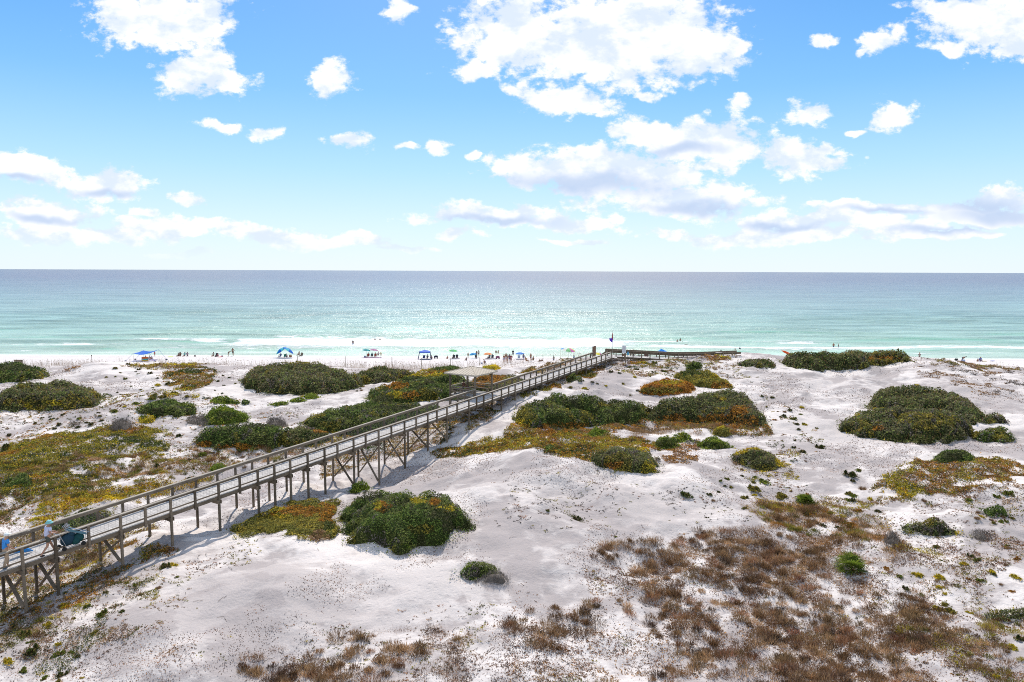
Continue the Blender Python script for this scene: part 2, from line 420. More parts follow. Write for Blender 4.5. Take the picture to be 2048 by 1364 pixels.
# ---------------------------------------------------------------- sea
def sea_material():
    m = bpy.data.materials.new('sea_water'); m.use_nodes = True; t = NT(m.node_tree)
    b = t.n['Principled BSDF']
    geo = t.node('ShaderNodeNewGeometry'); pos = geo.outputs['Position']
    sp = t.node('ShaderNodeSeparateXYZ'); t.l.new(pos, sp.inputs[0])
    y = t.math('SUBTRACT', sp.outputs[1], SHORE_Y)
    str1 = t.noise(t.vmath('MULTIPLY', pos, (0.010, 0.035, 1)), 1.0, 4, 0.55)
    yy = t.math('MULTIPLY', y, t.mr(str1, 0.25, 0.75, 0.72, 1.28))
    lg = t.math('LOGARITHM', t.math('MAXIMUM', yy, 1.0), 10.0)      # 0..3.5: depth of the water off the beach
    col = t.ramp(t.math('DIVIDE', lg, 4.0), [(0.0, (0.56, 0.61, 0.47)), (0.28, (0.44, 0.57, 0.45)), (0.42, (0.37, 0.52, 0.42)),
        (0.52, (0.30, 0.43, 0.37)), (0.61, (0.24, 0.34, 0.32)), (0.70, (0.20, 0.25, 0.27)), (0.80, (0.175, 0.175, 0.215)), (1.0, (0.17, 0.165, 0.195))])
    swl = t.noise(t.vmath('MULTIPLY', pos, (0.035, 0.16, 1)), 1.0, 4, 0.6)
    sw2 = t.noise(t.vmath('MULTIPLY', pos, (0.006, 0.045, 1)), 1.0, 5, 0.65)
    swl = t.math('ADD', t.math('MULTIPLY', swl, 0.5), t.math('MULTIPLY', sw2, 0.5))
    k = t.vmath('SCALE', col); t.put(k.node.inputs['Scale'], t.mr(swl, 0.38, 0.62, 0.68, 1.22))
    col = k
    # foam of the breakers, in ragged bands parallel to the beach
    wob = t.math('MULTIPLY', t.math('SUBTRACT', t.noise(t.vmath('MULTIPLY', pos, (0.02, 0.02, 1)), 1.0, 3, 0.5), 0.5), 22.0)
    yb = t.math('ADD', y, wob)
    def band(c, w): return t.mr(t.math('ABSOLUTE', t.math('SUBTRACT', yb, c)), w, 0.0, 0, 1, True)
    stretch = t.noise(t.vmath('MULTIPLY', pos, (0.012, 0.03, 1)), 1.0, 3, 0.5)
    where = t.mr(stretch, 0.38, 0.56, 0.45, 1.05, True)
    xc = t.mr(t.math('ABSOLUTE', t.math('SUBTRACT', sp.outputs[0], -22.0)), 64, 44, 0.0, 1.0, True)
    b1 = t.math('MULTIPLY', band(31.0, 24.0), t.math('MAXIMUM', xc, 0.0))
    b2 = t.math('MULTIPLY', band(23.0, 7.0), where)
    b3 = t.math('MULTIPLY', band(36.0, 4.0), where)
    b4 = t.math('MULTIPLY', band(9.0, 2.4), 0.6)
    foam = t.math('MAXIMUM', t.math('MAXIMUM', t.math('MULTIPLY', b1, 1.55), b2), t.math('MAXIMUM', b3, b4))
    fn = t.noise(t.vmath('MULTIPLY', pos, (0.22, 0.60, 1)), 1.0, 8, 0.72, 0.9)
    f = t.mr(t.math('ADD', foam, t.math('MULTIPLY', t.math('SUBTRACT', fn, 0.5), 2.6)), 0.42, 0.95, 0, 0.92, True)
    edge = t.mr(t.math('ADD', sp.outputs[1], t.math('MULTIPLY', fn, 3.0)), SHORE_Y + 5.5, SHORE_Y + 1.0, 0, 0.85, True)
    # scattered small white flecks farther out
    cap = t.noise(t.vmath('MULTIPLY', pos, (0.14, 0.42, 1)), 1.0, 6, 0.75)
    fleckf = t.math('MULTIPLY', t.mr(cap, 0.685, 0.72, 0, 0.75, True), t.mr(y, 420, 60, 0, 1, True))
    f = t.math('MAXIMUM', t.math('MAXIMUM', f, edge), fleckf)
    face = t.math('MULTIPLY', t.math('MAXIMUM', t.math('MAXIMUM', band(43.0, 2.6), band(33.0, 1.6)), t.math('MAXIMUM', band(14.5, 1.6), t.math('MULTIPLY', band(66.0, 3.0), 0.8))), t.mr(t.noise(t.vmath('MULTIPLY', pos, (0.02, 0.05, 1)), 1.0, 3, 0.5), 0.42, 0.58, 0.0, 0.75, True))
    col = t.mix(face, col, (0.20, 0.46, 0.30, 1))
    c2 = t.mix(f, col, (0.84, 0.86, 0.85, 1))
    t.l.new(c2, b.inputs['Base Color'])
    t.put(b.inputs['Roughness'], t.mr(f, 0, 1, 0.27, 0.9))
    b.inputs['IOR'].default_value = 1.33
    t.put(b.inputs['Specular IOR Level'], t.mr(f, 0, 1, 0.28, 0.1))
    h = t.math('ADD', t.math('MULTIPLY', t.noise(t.vmath('MULTIPLY', pos, (0.10, 0.26, 1)), 1.0, 5, 0.6), 1.0),
               t.math('MULTIPLY', t.noise(t.vmath('MULTIPLY', pos, (0.8, 1.7, 1)), 1.0, 4, 0.65), 0.22))
    h = t.math('ADD', h, t.math('MULTIPLY', f, 0.12))
    bn = t.node('ShaderNodeBump'); bn.inputs['Strength'].default_value = 0.8; bn.inputs['Distance'].default_value = 1.3
    t.l.new(h, bn.inputs['Height']); t.l.new(bn.outputs[0], b.inputs['Normal'])
    return m
SEA = sea_material()
sx = np.concatenate([[-90000, -30000, -9000, -3000, -1200, -600, -350], np.arange(-240, 241, 2.0), [350, 600, 1200, 3000, 9000, 30000, 90000]])
sy = np.concatenate([np.arange(148, 240, 0.7), np.arange(240, 420, 2.0), np.geomspace(425, 90000, 60)])
SX, SY = np.meshgrid(sx, sy)
near = 1 - sstep(300, 420, SY)
ph = SY + (fbm(SX, SY * 0.4, 45, 3, 61) - 0.5) * 26
swell = (np.sin(ph * 2 * np.pi / 15.5) * 0.5 + 0.5) ** 3 * 0.75 * sstep(160, 176, SY) * (0.3 + 1.1 * fbm(SX, SY, 40, 2, 66))
SZ = swell * near * (np.abs(SX) < 239) + 0.0
idx = np.arange(SX.size).reshape(SX.shape)
F = np.stack([idx[:-1, :-1], idx[:-1, 1:], idx[1:, 1:], idx[1:, :-1]], -1).reshape(-1, 4)
tag(link('sea', np_mesh('sea', np.stack([SX, SY, SZ], -1).reshape(-1, 3), F, SEA, smooth=True)), kind='structure')
# ---------------------------------------------------------------- vegetation
def tint_material(name, rough=0.55, spec=0.25, trans=0.25):
    m = bpy.data.materials.new(name); m.use_nodes = True; t = NT(m.node_tree)
    b = t.n['Principled BSDF']; out = t.n['Material Output']
    a = t.node('ShaderNodeAttribute', attribute_name='tint')
    b.inputs['Roughness'].default_value = rough; b.inputs['Specular IOR Level'].default_value = spec
    pos = t.node('ShaderNodeNewGeometry').outputs['Position']
    c = t.vmath('SCALE', a.outputs['Color']); t.put(c.node.inputs['Scale'], t.mr(t.noise(pos, 5.0, 3, 0.6), 0.3, 0.7, 0.8, 1.2))
    t.l.new(c, b.inputs['Base Color'])
    if trans:
        tr = t.node('ShaderNodeBsdfTranslucent'); t.l.new(c, tr.inputs['Color'])
        mx = t.node('ShaderNodeMixShader'); mx.inputs[0].default_value = trans
        t.l.new(b.outputs[0], mx.inputs[1]); t.l.new(tr.outputs[0], mx.inputs[2]); t.l.new(mx.outputs[0], out.inputs[0])
    return m
LEAF = tint_material('foliage', 0.7, 0.12, 0.42)
STRAW = tint_material('dry_stems', 0.85, 0.05, 0.3)
TWIG = tint_material('twigs', 0.85, 0.1, 0.0)
PAL = {
 'oak':    [(0.080,0.098,0.034), (0.055,0.070,0.022), (0.12,0.13,0.046), (0.085,0.085,0.034), (0.13,0.12,0.065), (0.07,0.095,0.028)],
 'green':  [(0.060,0.095,0.022), (0.090,0.13,0.026), (0.040,0.065,0.017), (0.13,0.15,0.038), (0.10,0.10,0.04), (0.17,0.19,0.05)],
 'bright': [(0.13,0.18,0.022), (0.19,0.23,0.03), (0.08,0.12,0.018), (0.24,0.24,0.03)],
 'olive':  [(0.23,0.20,0.038), (0.15,0.145,0.034), (0.30,0.24,0.04), (0.12,0.11,0.03)],
 'yellow': [(0.62,0.45,0.03), (0.45,0.35,0.03), (0.32,0.28,0.03), (0.55,0.32,0.02)],
 'rust':   [(0.36,0.15,0.025), (0.26,0.12,0.025), (0.46,0.22,0.03), (0.20,0.10,0.03)],
 'brown':  [(0.31,0.185,0.095), (0.225,0.13,0.066), (0.39,0.25,0.135), (0.27,0.175,0.085)],
 'grey':   [(0.21,0.18,0.155), (0.15,0.125,0.105), (0.27,0.235,0.20)],
 'tan':    [(0.36,0.25,0.14), (0.28,0.18,0.10), (0.42,0.31,0.18)],
 'litter': [(0.27,0.125,0.075), (0.17,0.105,0.07), (0.34,0.18,0.10), (0.11,0.075,0.055)],
}
for k_ in PAL: PAL[k_] = np.array(PAL[k_]) * {'yellow': 1.2, 'rust': 1.15, 'olive': 1.2, 'bright': 1.15, 'brown': 1.08}.get(k_, 1.0)
def pick(pal, x, y, s=0.9, seed=0):
    """colours in clumps: neighbours tend to share a palette entry"""
    p = PAL[pal]; n = len(p)
    f = np.clip(vnoise(x, y, s, seed) * 0.75 + rng.random(len(x)) * 0.25, 0, 0.999)
    c = p[(f * n).astype(int)]
    return c * (0.55 + 0.9 * rng.random((len(x), 1)) ** 1.3)
def quads(P, size, flat=0.0):
    """leaf clumps: one small four-sided leaf at every point"""
    n = len(P); a = rng.normal(size=(n, 3)); a[:, 2] *= (1 - flat); a /= np.linalg.norm(a, axis=1)[:, None] + 1e-9
    b = rng.normal(size=(n, 3)); b[:, 2] *= (1 - flat); b -= a * (a * b).sum(1)[:, None]; b /= np.linalg.norm(b, axis=1)[:, None] + 1e-9
    s = (np.asarray(size) * np.ones(n))[:, None] * (0.6 + 0.8 * rng.random((n, 1)))
    a = a * s * 0.75; b = b * s * 0.42
    V = np.stack([P - a, P + b, P + a, P - b], 1).reshape(-1, 3)
    return V, np.arange(4 * n).reshape(n, 4)
def quads_n(P, size, N, jit=0.7):
    """leaves that mostly face the way the bush surface faces"""
    n = len(P); N = N + rng.normal(size=(n, 3)) * jit; N /= np.linalg.norm(N, axis=1)[:, None] + 1e-9
    a = np.cross(N, rng.normal(size=(n, 3))); a /= np.linalg.norm(a, axis=1)[:, None] + 1e-9; b = np.cross(N, a)
    s = (np.asarray(size) * np.ones(n))[:, None] * (0.5 + 1.0 * rng.random((n, 1)))
    a = a * s * 0.75; b = b * s * 0.5
    return np.stack([P - a, P + b, P + a, P - b], 1).reshape(-1, 3), np.arange(4 * n).reshape(n, 4)
def blades(P, h, w, lean=0.45, az=None):
    """grass blades and stems: a tall thin four-sided sliver at every point"""
    n = len(P); h = np.asarray(h) * np.ones(n) * (0.55 + 0.8 * rng.random(n)); th = rng.random(n) * 6.283 if az is None else az + rng.normal(size=n) * 0.5
    ln = np.abs(rng.normal(size=n)) * lean
    d = np.stack([np.cos(th) * ln, np.sin(th) * ln, np.ones(n)], 1); d /= np.linalg.norm(d, axis=1)[:, None]
    s = rng.random(n) * 6.283; sd = np.stack([np.cos(s), np.sin(s), 0 * s], 1) * (np.asarray(w) * np.ones(n))[:, None]
    T = P + d * h[:, None]; T[:, 2] -= h * ln * 0.15
    M = P + d * h[:, None] * 0.55
    V = np.stack([P - sd * 0.5, M + sd * 0.5 , T, M - sd * 0.5], 1).reshape(-1, 3)
    return V, np.arange(4 * n).reshape(n, 4)
def join(parts):
    Vs, Fs, Cs, o = [], [], [], 0
    for V, F_, c in parts:
        Vs.append(V); Fs.append(F_ + o); Cs.append(c); o += len(V)
    return np.concatenate(Vs), np.concatenate(Fs), np.concatenate(Cs)
def inpoly(x, y, P):
    r = np.zeros(len(x), bool); j = len(P) - 1
    for i in range(len(P)):
        xi, yi = P[i][:2]; xj, yj = P[j][:2]
        c = ((yi > y) != (yj > y)) & (x < (xj - xi) * (y - yi) / (yj - yi + 1e-12) + xi)
        r ^= c; j = i
    return r
def edgedist(x, y, P):
    d = np.full(len(x), 1e9); A = np.asarray(P)[:, :2]; B = np.roll(A, -1, 0)
    for a, b in zip(A, B):
        ab = b - a; t = np.clip(((x - a[0]) * ab[0] + (y - a[1]) * ab[1]) / (ab @ ab + 1e-9), 0, 1)
        d = np.minimum(d, np.hypot(x - a[0] - t * ab[0], y - a[1] - t * ab[1]))
    return d
def footprint(poly, h, ymax=117.0):
    """outline seen in the photo -> footprint on the sand of a bush h metres high"""
    pts = []
    n = len(poly)
    for i in range(n):
        a = np.array(poly[i], float); b = np.array(poly[(i + 1) % n], float)
        k = max(1, int(np.hypot(*(b - a)) / 14))
        for q in range(k): pts.append(a + (b - a) * q / k)
    pts = np.array(pts); vb, vt = pts[:, 1].max(), pts[:, 1].min()
    out = []
    Zc = ground(pts[:, 0].mean(), vb - 0.2 * (vb - vt))[1]
    hp = FPX * h / Zc
    for u, v in pts:
        t = ((vb - v) / (vb - vt + 1e-6)) ** 0.7
        v2 = v + min(t * hp * 0.82, 0.72 * (vb - v))
        p = ground(float(u), float(v2))
        while p[1] > ymax and v2 < vb + 40:
            v2 += 1.0; p = ground(float(u), float(v2))
        out.append(p)
    return np.array(out)
N_SHRUB = []
def shrub(label, poly, h, pal='oak', patches=(), name='scrub_oak', cat='shrub', group='evergreen shrubs on the dunes', dens=1.0, lsz=1.0, kind='leaf', world=None, ragged=0.5):
    FP = footprint(poly, h) if world is None else world
    c = FP[:, :2].mean(0); Zc = np.hypot(*c)
    lo, hi = FP[:, :2].min(0) - 0.3, FP[:, :2].max(0) + 0.3
    s = 0.00125 * Zc * lsz
    bb = (hi - lo)
    area_bb = bb[0] * bb[1]
    n = int(min(area_bb * dens * 2.6 / (s * s), 260000))
    x = lo[0] + rng.random(n) * bb[0]; y = lo[1] + rng.random(n) * bb[1]
    e = edgedist(x, y, FP); ins = inpoly(x, y, FP)
    e = np.where(ins, e, -e)
    e += (vnoise(x, y, 0.7, 3) - 0.5) * ragged * 2 * min(1, h)
    def top(x, y, e):
        w = max(1.35 * h, 0.3)
        f = np.sqrt(np.clip(1 - (1 - np.clip(e / w, 0, 1)) ** 2, 0, 1))
        lump = np.sqrt(np.clip(1.1 - worley(x, y, 0.75 * h + 0.55, 3) ** 2 * 1.6, 0, 1.1)); small = np.sqrt(np.clip(1.1 - worley(x, y, 0.28 * h + 0.22, 5) ** 2 * 1.7, 0, 1.1))
        return h * f * (0.05 + 0.30 * vnoise(x, y, 1.3 * h + 0.5, 7) + 0.58 * lump + 0.26 * small)
    hh = top(x, y, e)
    prob = 0.45 + 0.55 * np.exp(-np.clip(e, 0, 9) / (0.6 * h))       # more leaves where the side is steep
    k = ((e > -0.05) & (rng.random(n) < prob)) | ((e > -0.25 - 0.35 * h) & (e <= -0.05) & (rng.random(n) < 0.22 * np.exp(e / (0.12 + 0.15 * h))))
    x, y, e, hh = x[k], y[k], e[k], hh[k]
    hh = np.where(e <= 0, 0.10 + 0.15 * h * rng.random(len(e)), hh)
    side = np.exp(-np.clip(e, 0, 9) / (0.45 * h))
    z = hgt(x, y) + hh * (1 - rng.random(len(x)) ** 1.6 * (0.28 + 0.7 * side)) + 0.04
    P = np.stack([x, y, z], 1)
    col = pick(pal, x, y, 0.8) * (1.75 if pal == 'oak' else 1.6 if pal == 'green' else 1.2)
    if pal in ('oak', 'green') and kind == 'leaf':
        nz = vnoise(x, y, 2.1, 17) * 0.6 + vnoise(x, y, 0.7, 18) * 0.4
        br = rng.random(len(x)) < 0.10; col[br] = np.array([0.26, 0.30, 0.075]) * (0.7 + 0.7 * rng.random((int(br.sum()), 1)))
        for q, pp in ((nz > 0.70, 'olive'), (nz < 0.26, 'oak' if pal == 'green' else 'green'), ((nz > 0.60) & (nz < 0.64), 'grey')):
            if q.any(): col[q] = pick(pp, x[q], y[q], 0.5)
    u, v, _ = project(P)
    for (pu, pv, ru, rv, pp) in patches:
        dd = np.hypot((u - pu) / ru, (v - pv) / rv) + (vnoise(x, y, 0.35, 13) - 0.5) * 0.9
        q = dd < 0.85
        if q.any(): col[q] = pick(pp, x[q], y[q], 0.3)
    o0 = np.array([c[0], c[1], float(hgt(c[0], c[1]))])
    parts = []
    if kind == 'leaf':
        dd_ = 0.12; ee = edgedist(x, y + dd_, FP) * np.where(inpoly(x, y + dd_, FP), 1, -1); ex_ = edgedist(x + dd_, y, FP) * np.where(inpoly(x + dd_, y, FP), 1, -1); e0_ = edgedist(x, y, FP) * np.where(inpoly(x, y, FP), 1, -1)
        t0 = top(x, y, e0_); N_ = np.stack([-(top(x + dd_, y, ex_) - t0) / dd_, -(top(x, y + dd_, ee) - t0) / dd_, np.ones(len(x))], 1); N_ /= np.linalg.norm(N_, axis=1)[:, None]
        V, F_ = quads_n(P, s * 1.15, N_, 0.55); parts.append((V, F_, col))
        m = len(P) // 7
        q = rng.integers(0, len(P), m)
        V, F_ = blades(P[q] - (0, 0, 0.05), 3.0 * s, s * 0.35, 0.5); parts.append((V, F_, pick('brown' if pal == 'oak' else pal, x[q], y[q]) * 0.9))
    else:
        V, F_ = blades(P - (0, 0, 0.12), 4.2 * s, s * 0.30, 0.75); parts.append((V, F_, col))
    # solid filler core: shade between the leaves put into a darkened plant colour
    st = max(0.16, 0.0045 * Zc)
    xs = np.arange(lo[0], hi[0] + st, st); ys = np.arange(lo[1], hi[1] + st, st)
    CX, CY = np.meshgrid(xs, ys); cx, cy = CX.ravel(), CY.ravel()
    ce = edgedist(cx, cy, FP); ce = np.where(inpoly(cx, cy, FP), ce, -ce); ce = ce + (vnoise(cx, cy, 0.7, 3) - 0.5) * ragged * 2 * min(1, h)
    ct = top(cx, cy, ce - 0.10) * 0.84 - 0.10
    cz = hgt(cx, cy) + ct
    ix = np.arange(cx.size).reshape(CX.shape)
    Fq = np.stack([ix[:-1, :-1], ix[:-1, 1:], ix[1:, 1:], ix[1:, :-1]], -1).reshape(-1, 4)
    keep = (ct[Fq] > -0.07).any(1); Fq = Fq[keep]
    if len(Fq):
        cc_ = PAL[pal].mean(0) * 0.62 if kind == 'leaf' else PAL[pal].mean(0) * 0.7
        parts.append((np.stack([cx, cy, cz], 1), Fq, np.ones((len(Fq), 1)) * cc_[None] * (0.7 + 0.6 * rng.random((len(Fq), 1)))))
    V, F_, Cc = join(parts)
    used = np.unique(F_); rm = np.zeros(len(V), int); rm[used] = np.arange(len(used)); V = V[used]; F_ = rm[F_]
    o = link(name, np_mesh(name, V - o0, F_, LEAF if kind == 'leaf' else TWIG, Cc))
    o.location = o0
    tag(o, label, cat, group)
    N_SHRUB.append(len(F_))
    return o
SH = [
 ('wide dark shrub thicket cut by the left edge of the picture, near the beach', [(-40,736),(0,727),(45,724),(75,732),(96,741),(90,748),(60,753),(30,760),(0,765),(-40,766)], 1.3, 'green', [(20,735,60,8,'oak')]),
 ('low dome of dark scrub with yellow patches along its lower edge, at the left', [(-20,802),(15,780),(60,760),(110,752),(150,757),(185,771),(203,783),(202,794),(185,805),(150,814),(90,818),(40,821),(-20,823)], 1.5, 'oak', [(108,806,16,7,'yellow'),(55,812,12,6,'yellow'),(165,800,14,7,'olive'),(192,780,14,16,'olive'),(200,772,10,9,'yellow'),(176,765,22,5,'rust'),(14,805,14,8,'olive')]),
 ('longest dark green thicket behind the sand left of the pavilion, under the blue striped umbrella', [(484,750),(500,733),(540,722),(600,719),(650,724),(685,737),(705,748),(735,752),(720,765),(680,780),(640,786),(590,789),(560,787),(520,779),(495,766)], 1.7, 'oak', [(600,722,90,6,'olive'),(545,728,30,6,'green')]),
 ('dark thicket just right of the longest one, in front of the beach posts', [(700,752),(725,741),(755,732),(790,734),(822,738),(830,746),(800,752),(770,760),(735,768),(705,765)], 1.2, 'oak', [(770,737,50,5,'green')]),
 ('thin dark green strip of scrub along the beach edge behind the pavilion roof', [(862,737),(890,733),(940,733),(945,740),(900,744),(868,744)], 0.6, 'green', []),
 ('small golden brown mound of scrub at the beach edge right of the pavilion roof', [(963,736),(975,730),(990,729),(1000,735),(985,740),(968,740)], 0.5, 'yellow', []),
 ('mixed green thicket with gold and rust patches left of the pavilion', [(735,788),(760,770),(800,756),(850,746),(890,743),(925,745),(950,765),(940,790),(890,798),(850,800),(800,806),(765,806),(742,797)], 1.15, 'green', [(775,763,26,6,'yellow'),(790,770,30,9,'rust'),(845,748,45,6,'yellow'),(795,790,22,10,'yellow'),(820,790,20,9,'rust'),(760,775,16,6,'olive'),(850,782,14,8,'olive')]),
 ('rust and green scrub patch right behind the pavilion', [(945,760),(960,747),(1000,745),(1035,752),(1050,766),(1040,775),(1005,785),(960,780)], 0.8, 'oak', [(985,758,40,10,'rust'),(960,768,20,10,'rust'),(1020,760,20,8,'olive')]),
 ('dark green thicket behind the boardwalk rail with a small bright clump at its left tip', [(605,838),(640,824),(690,812),(730,802),(758,783),(785,783),(795,803),(850,806),(885,812),(860,830),(800,850),(740,868),(700,872),(650,862),(615,847)], 1.25, 'green', [(628,829,24,7,'olive'),(625,825,14,5,'yellow'),(655,868,30,6,'yellow'),(770,795,30,12,'oak'),(660,850,26,8,'olive'),(800,815,50,8,'oak')]),
 ('rounded dark green shrub with rusty fringe at its foot, centre left behind the boardwalk', [(390,880),(400,862),(440,848),(500,840),(545,838),(570,850),(574,882),(540,898),(490,900),(440,893),(402,887)], 1.25, 'green', [(480,893,50,7,'rust'),(405,888,22,7,'rust'),(520,850,30,8,'oak')]),
 ('lower dark shrub touching the right side of the rounded one behind the boardwalk', [(566,858),(580,850),(612,848),(645,855),(658,868),(645,882),(610,891),(575,893)], 0.9, 'oak', [(640,862,18,5,'rust'),(600,886,30,6,'olive')]),
 ('glossy green shrub flecked with pale leaves on sand, upper left', [(280,812),(300,798),(330,795),(365,800),(388,811),(385,826),(340,834),(300,829)], 0.95, 'green', [(375,806,20,8,'bright')]),
 ('bright yellow green bush beside the glossy green shrub', [(276,842),(280,826),(292,821),(303,830),(303,843),(290,848)], 0.8, 'yellow', [(285,830,8,6,'bright')]),
 ('rounded bright green bush on white sand with a shadow, left of the longest thicket', [(413,836),(414,822),(438,810),(470,812),(489,824),(489,838),(462,848),(428,848)], 1.0, 'bright', [(450,830,30,10,'green')]),
 ('narrow arched green shrub on open sand, upper left', [(424,799),(440,790),(460,797),(480,802),(478,809),(452,808),(432,805)], 0.5, 'bright', []),
 ('tiny round green shrub at the right tip of the arched one', [(479,803),(487,796),(497,799),(496,806),(484,809)], 0.5, 'green', []),
 ('leftmost of three little olive shrubs below the longest thicket', [(540,809),(548,804),(562,802),(574,804),(570,809),(552,812)], 0.4, 'bright', []),
 ('middle one of three little olive shrubs below the longest thicket', [(579,802),(590,795),(608,794),(609,800),(592,805)], 0.45, 'bright', []),
 ('rightmost of three little olive shrubs below the longest thicket', [(611,795),(615,786),(628,784),(636,790),(632,797),(618,799)], 0.55, 'bright', []),
 ('dark round bush in the rusty ground cover near the left edge', [(14,965),(20,945),(38,937),(58,940),(71,952),(68,968),(45,976),(20,975)], 1.05, 'green', []),
 ('dark green spreading shrub behind the rail above the man pushing the cart', [(118,1052),(135,1028),(165,1012),(205,1008),(230,1018),(225,1040),(180,1055),(140,1065)], 0.9, 'green', [(150,1020,25,8,'oak')]),
 ('green round bush on sand close behind the boardwalk rail, left of its middle', [(419,940),(421,929),(433,922),(446,926),(448,938),(440,946),(426,946)], 0.6, 'bright', []),
 ('large near thicket with orange and yellow sprays on top, right below the tall boardwalk legs', [(681,1000),(692,982),(715,970),(745,977),(800,975),(840,976),(872,973),(905,985),(935,1010),(942,1034),(925,1042),(898,1048),(882,1068),(845,1082),(815,1100),(790,1104),(750,1085),(715,1075),(702,1050),(692,1020)], 1.35, 'green', [(765,1012,17,11,'rust'),(757,1010,10,7,'yellow'),(835,1000,18,9,'yellow'),(868,1002,14,9,'rust'),(895,1018,24,11,'yellow'),(840,1058,34,12,'olive'),(810,982,70,7,'bright'),(735,990,30,10,'oak'),(850,985,30,6,'bright'),(880,1030,45,14,'oak'),(808,1092,12,6,'bright')]),
 ('bright green leafy bush at the upper left corner of the large near thicket', [(700,985),(703,968),(716,960),(732,958),(742,967),(737,978),(720,986)], 0.85, 'bright', []),
 ('small dark green shrub on bare sand, lower middle', [(911,1152),(914,1132),(938,1118),(968,1116),(992,1130),(985,1146),(955,1150),(930,1158)], 0.6, 'green', [(930,1130,16,8,'bright')]),
 ('great dark green thicket right of the pavilion and below the boardwalk', [(1030,830),(1048,797),(1100,782),(1160,779),(1205,790),(1250,803),(1290,800),(1300,825),(1275,838),(1200,847),(1130,856),(1070,856),(1036,846)], 1.6, 'green', [(1045,830,26,26,'olive'),(1042,845,18,10,'yellow'),(1130,850,60,6,'rust'),(1060,800,25,8,'oak'),(1220,800,40,8,'oak')]),
 ('grey green thicket with an orange fringe, right half of the central scrub ridge', [(1290,812),(1330,797),(1380,787),(1425,774),(1470,772),(1500,788),(1512,815),(1535,850),(1500,856),(1460,842),(1400,842),(1330,838),(1298,832)], 1.35, 'oak', [(1440,838,60,12,'rust'),(1350,835,34,8,'rust'),(1490,840,26,12,'rust'),(1447,797,10,4,'yellow'),(1480,822,22,12,'rust'),(1310,815,30,14,'green')]),
 ('rust coloured low mound of scrub on the upper sand slope, right of the boardwalk end', [(1283,782),(1295,765),(1330,755),(1368,759),(1386,772),(1378,783),(1340,789),(1300,791)], 0.6, 'rust', [(1320,780,40,8,'olive'),(1340,765,30,5,'yellow')]),
 ('olive green scrub spur with a yellow crest above the grey green thicket', [(1350,748),(1372,738),(1420,741),(1448,757),(1462,776),(1425,777),(1385,768)], 0.75, 'olive', [(1430,752,14,6,'yellow'),(1380,745,30,7,'green'),(1440,770,24,8,'rust')]),
 ('round dark green bush standing at the top of the olive scrub spur', [(1372,735),(1376,725),(1390,720),(1404,727),(1403,738),(1386,740)], 0.8, 'green', []),
 ('low grey green shrub on the white slope below the crest, centre right', [(1475,724),(1490,718),(1512,715),(1540,719),(1551,728),(1546,736),(1515,733),(1490,729)], 0.7, 'oak', []),
 ('long dark hedge like thicket on the dune crest against the surf, taller at right', [(1563,716),(1572,708),(1620,706),(1660,706),(1700,700),(1745,697),(1790,695),(1812,701),(1816,710),(1780,716),(1750,722),(1720,733),(1680,741),(1640,741),(1600,733),(1570,723)], 1.45, 'oak', [(1625,709,50,4,'green'),(1770,715,34,4,'rust')]),
 ('upper dome of the big dark thicket on the right sand slope', [(1740,797),(1750,777),(1790,764),(1835,763),(1885,772),(1930,790),(1952,806),(1970,832),(1945,850),(1880,826),(1800,812),(1745,807)], 1.35, 'oak', [(1775,769,14,4,'rust'),(1840,767,16,4,'yellow'),(1890,775,30,7,'green')]),
 ('lower dome of the big right thicket, with yellow patches on its left shoulder', [(1683,842),(1700,822),(1740,808),(1800,808),(1870,815),(1930,836),(1948,852),(1925,868),(1890,880),(1850,886),(1800,883),(1760,871),(1700,856)], 1.5, 'oak', [(1738,812,28,7,'yellow'),(1700,828,18,6,'yellow'),(1755,805,14,4,'yellow'),(1790,875,50,10,'green'),(1860,872,40,12,'green'),(1757,857,14,6,'rust')]),
 ('small grey green bush behind the round one, right of the big dark thicket', [(1963,838),(1975,826),(1998,826),(2009,838),(2005,847),(1980,848)], 0.8, 'oak', []),
 ('round dark green bush on white sand, right of the big dark thicket', [(1950,866),(1962,851),(1995,847),(2020,861),(2027,877),(2003,885),(1966,880)], 1.1, 'green', []),
 ('glossy dark shrub on top of the rusty mound at the right edge', [(1862,916),(1880,900),(1910,896),(1944,904),(1942,918),(1905,925),(1868,926)], 0.7, 'green', []),
 ('round deep green bush alone on sand near the right edge', [(1968,1022),(1974,1011),(1994,1006),(2008,1014),(2004,1028),(1982,1033)], 0.7, 'green', []),
 ('low spreading grey green shrub with a yellow tail, right of the fan palm', [(1806,1047),(1830,1032),(1860,1031),(1890,1040),(1918,1056),(1932,1070),(1900,1073),(1860,1066),(1818,1060)], 0.6, 'oak', [(1922,1066,14,8,'yellow'),(1845,1036,10,8,'green')]),
 ('dark shrub cut by the right edge of the picture, lower right', [(1976,1222),(1992,1205),(2030,1200),(2075,1204),(2080,1240),(2045,1242),(2000,1234)], 0.75, 'oak', [(1988,1222,12,8,'olive')]),
 ('dark green low shrub cut by the bottom edge of the picture', [(1118,1372),(1135,1357),(1170,1352),(1205,1358),(1220,1375),(1170,1385)], 0.5, 'green', []),
 ('left one of the pair of round olive green bushes at the dune shoulder', [(1311,888),(1316,872),(1332,865),(1350,871),(1354,886),(1342,898),(1322,899)], 0.95, 'bright', [(1332,888,22,12,'green')]),
 ('right one of the pair of round olive green bushes at the dune shoulder', [(1345,872),(1355,861),(1372,862),(1379,874),(1370,885),(1354,884)], 0.75, 'bright', []),
 ('round olive green bush with a long blue shadow, right of the pair', [(1402,887),(1410,871),(1430,866),(1450,875),(1453,890),(1438,899),(1415,899)], 0.95, 'bright', [(1428,892,24,8,'green')]),
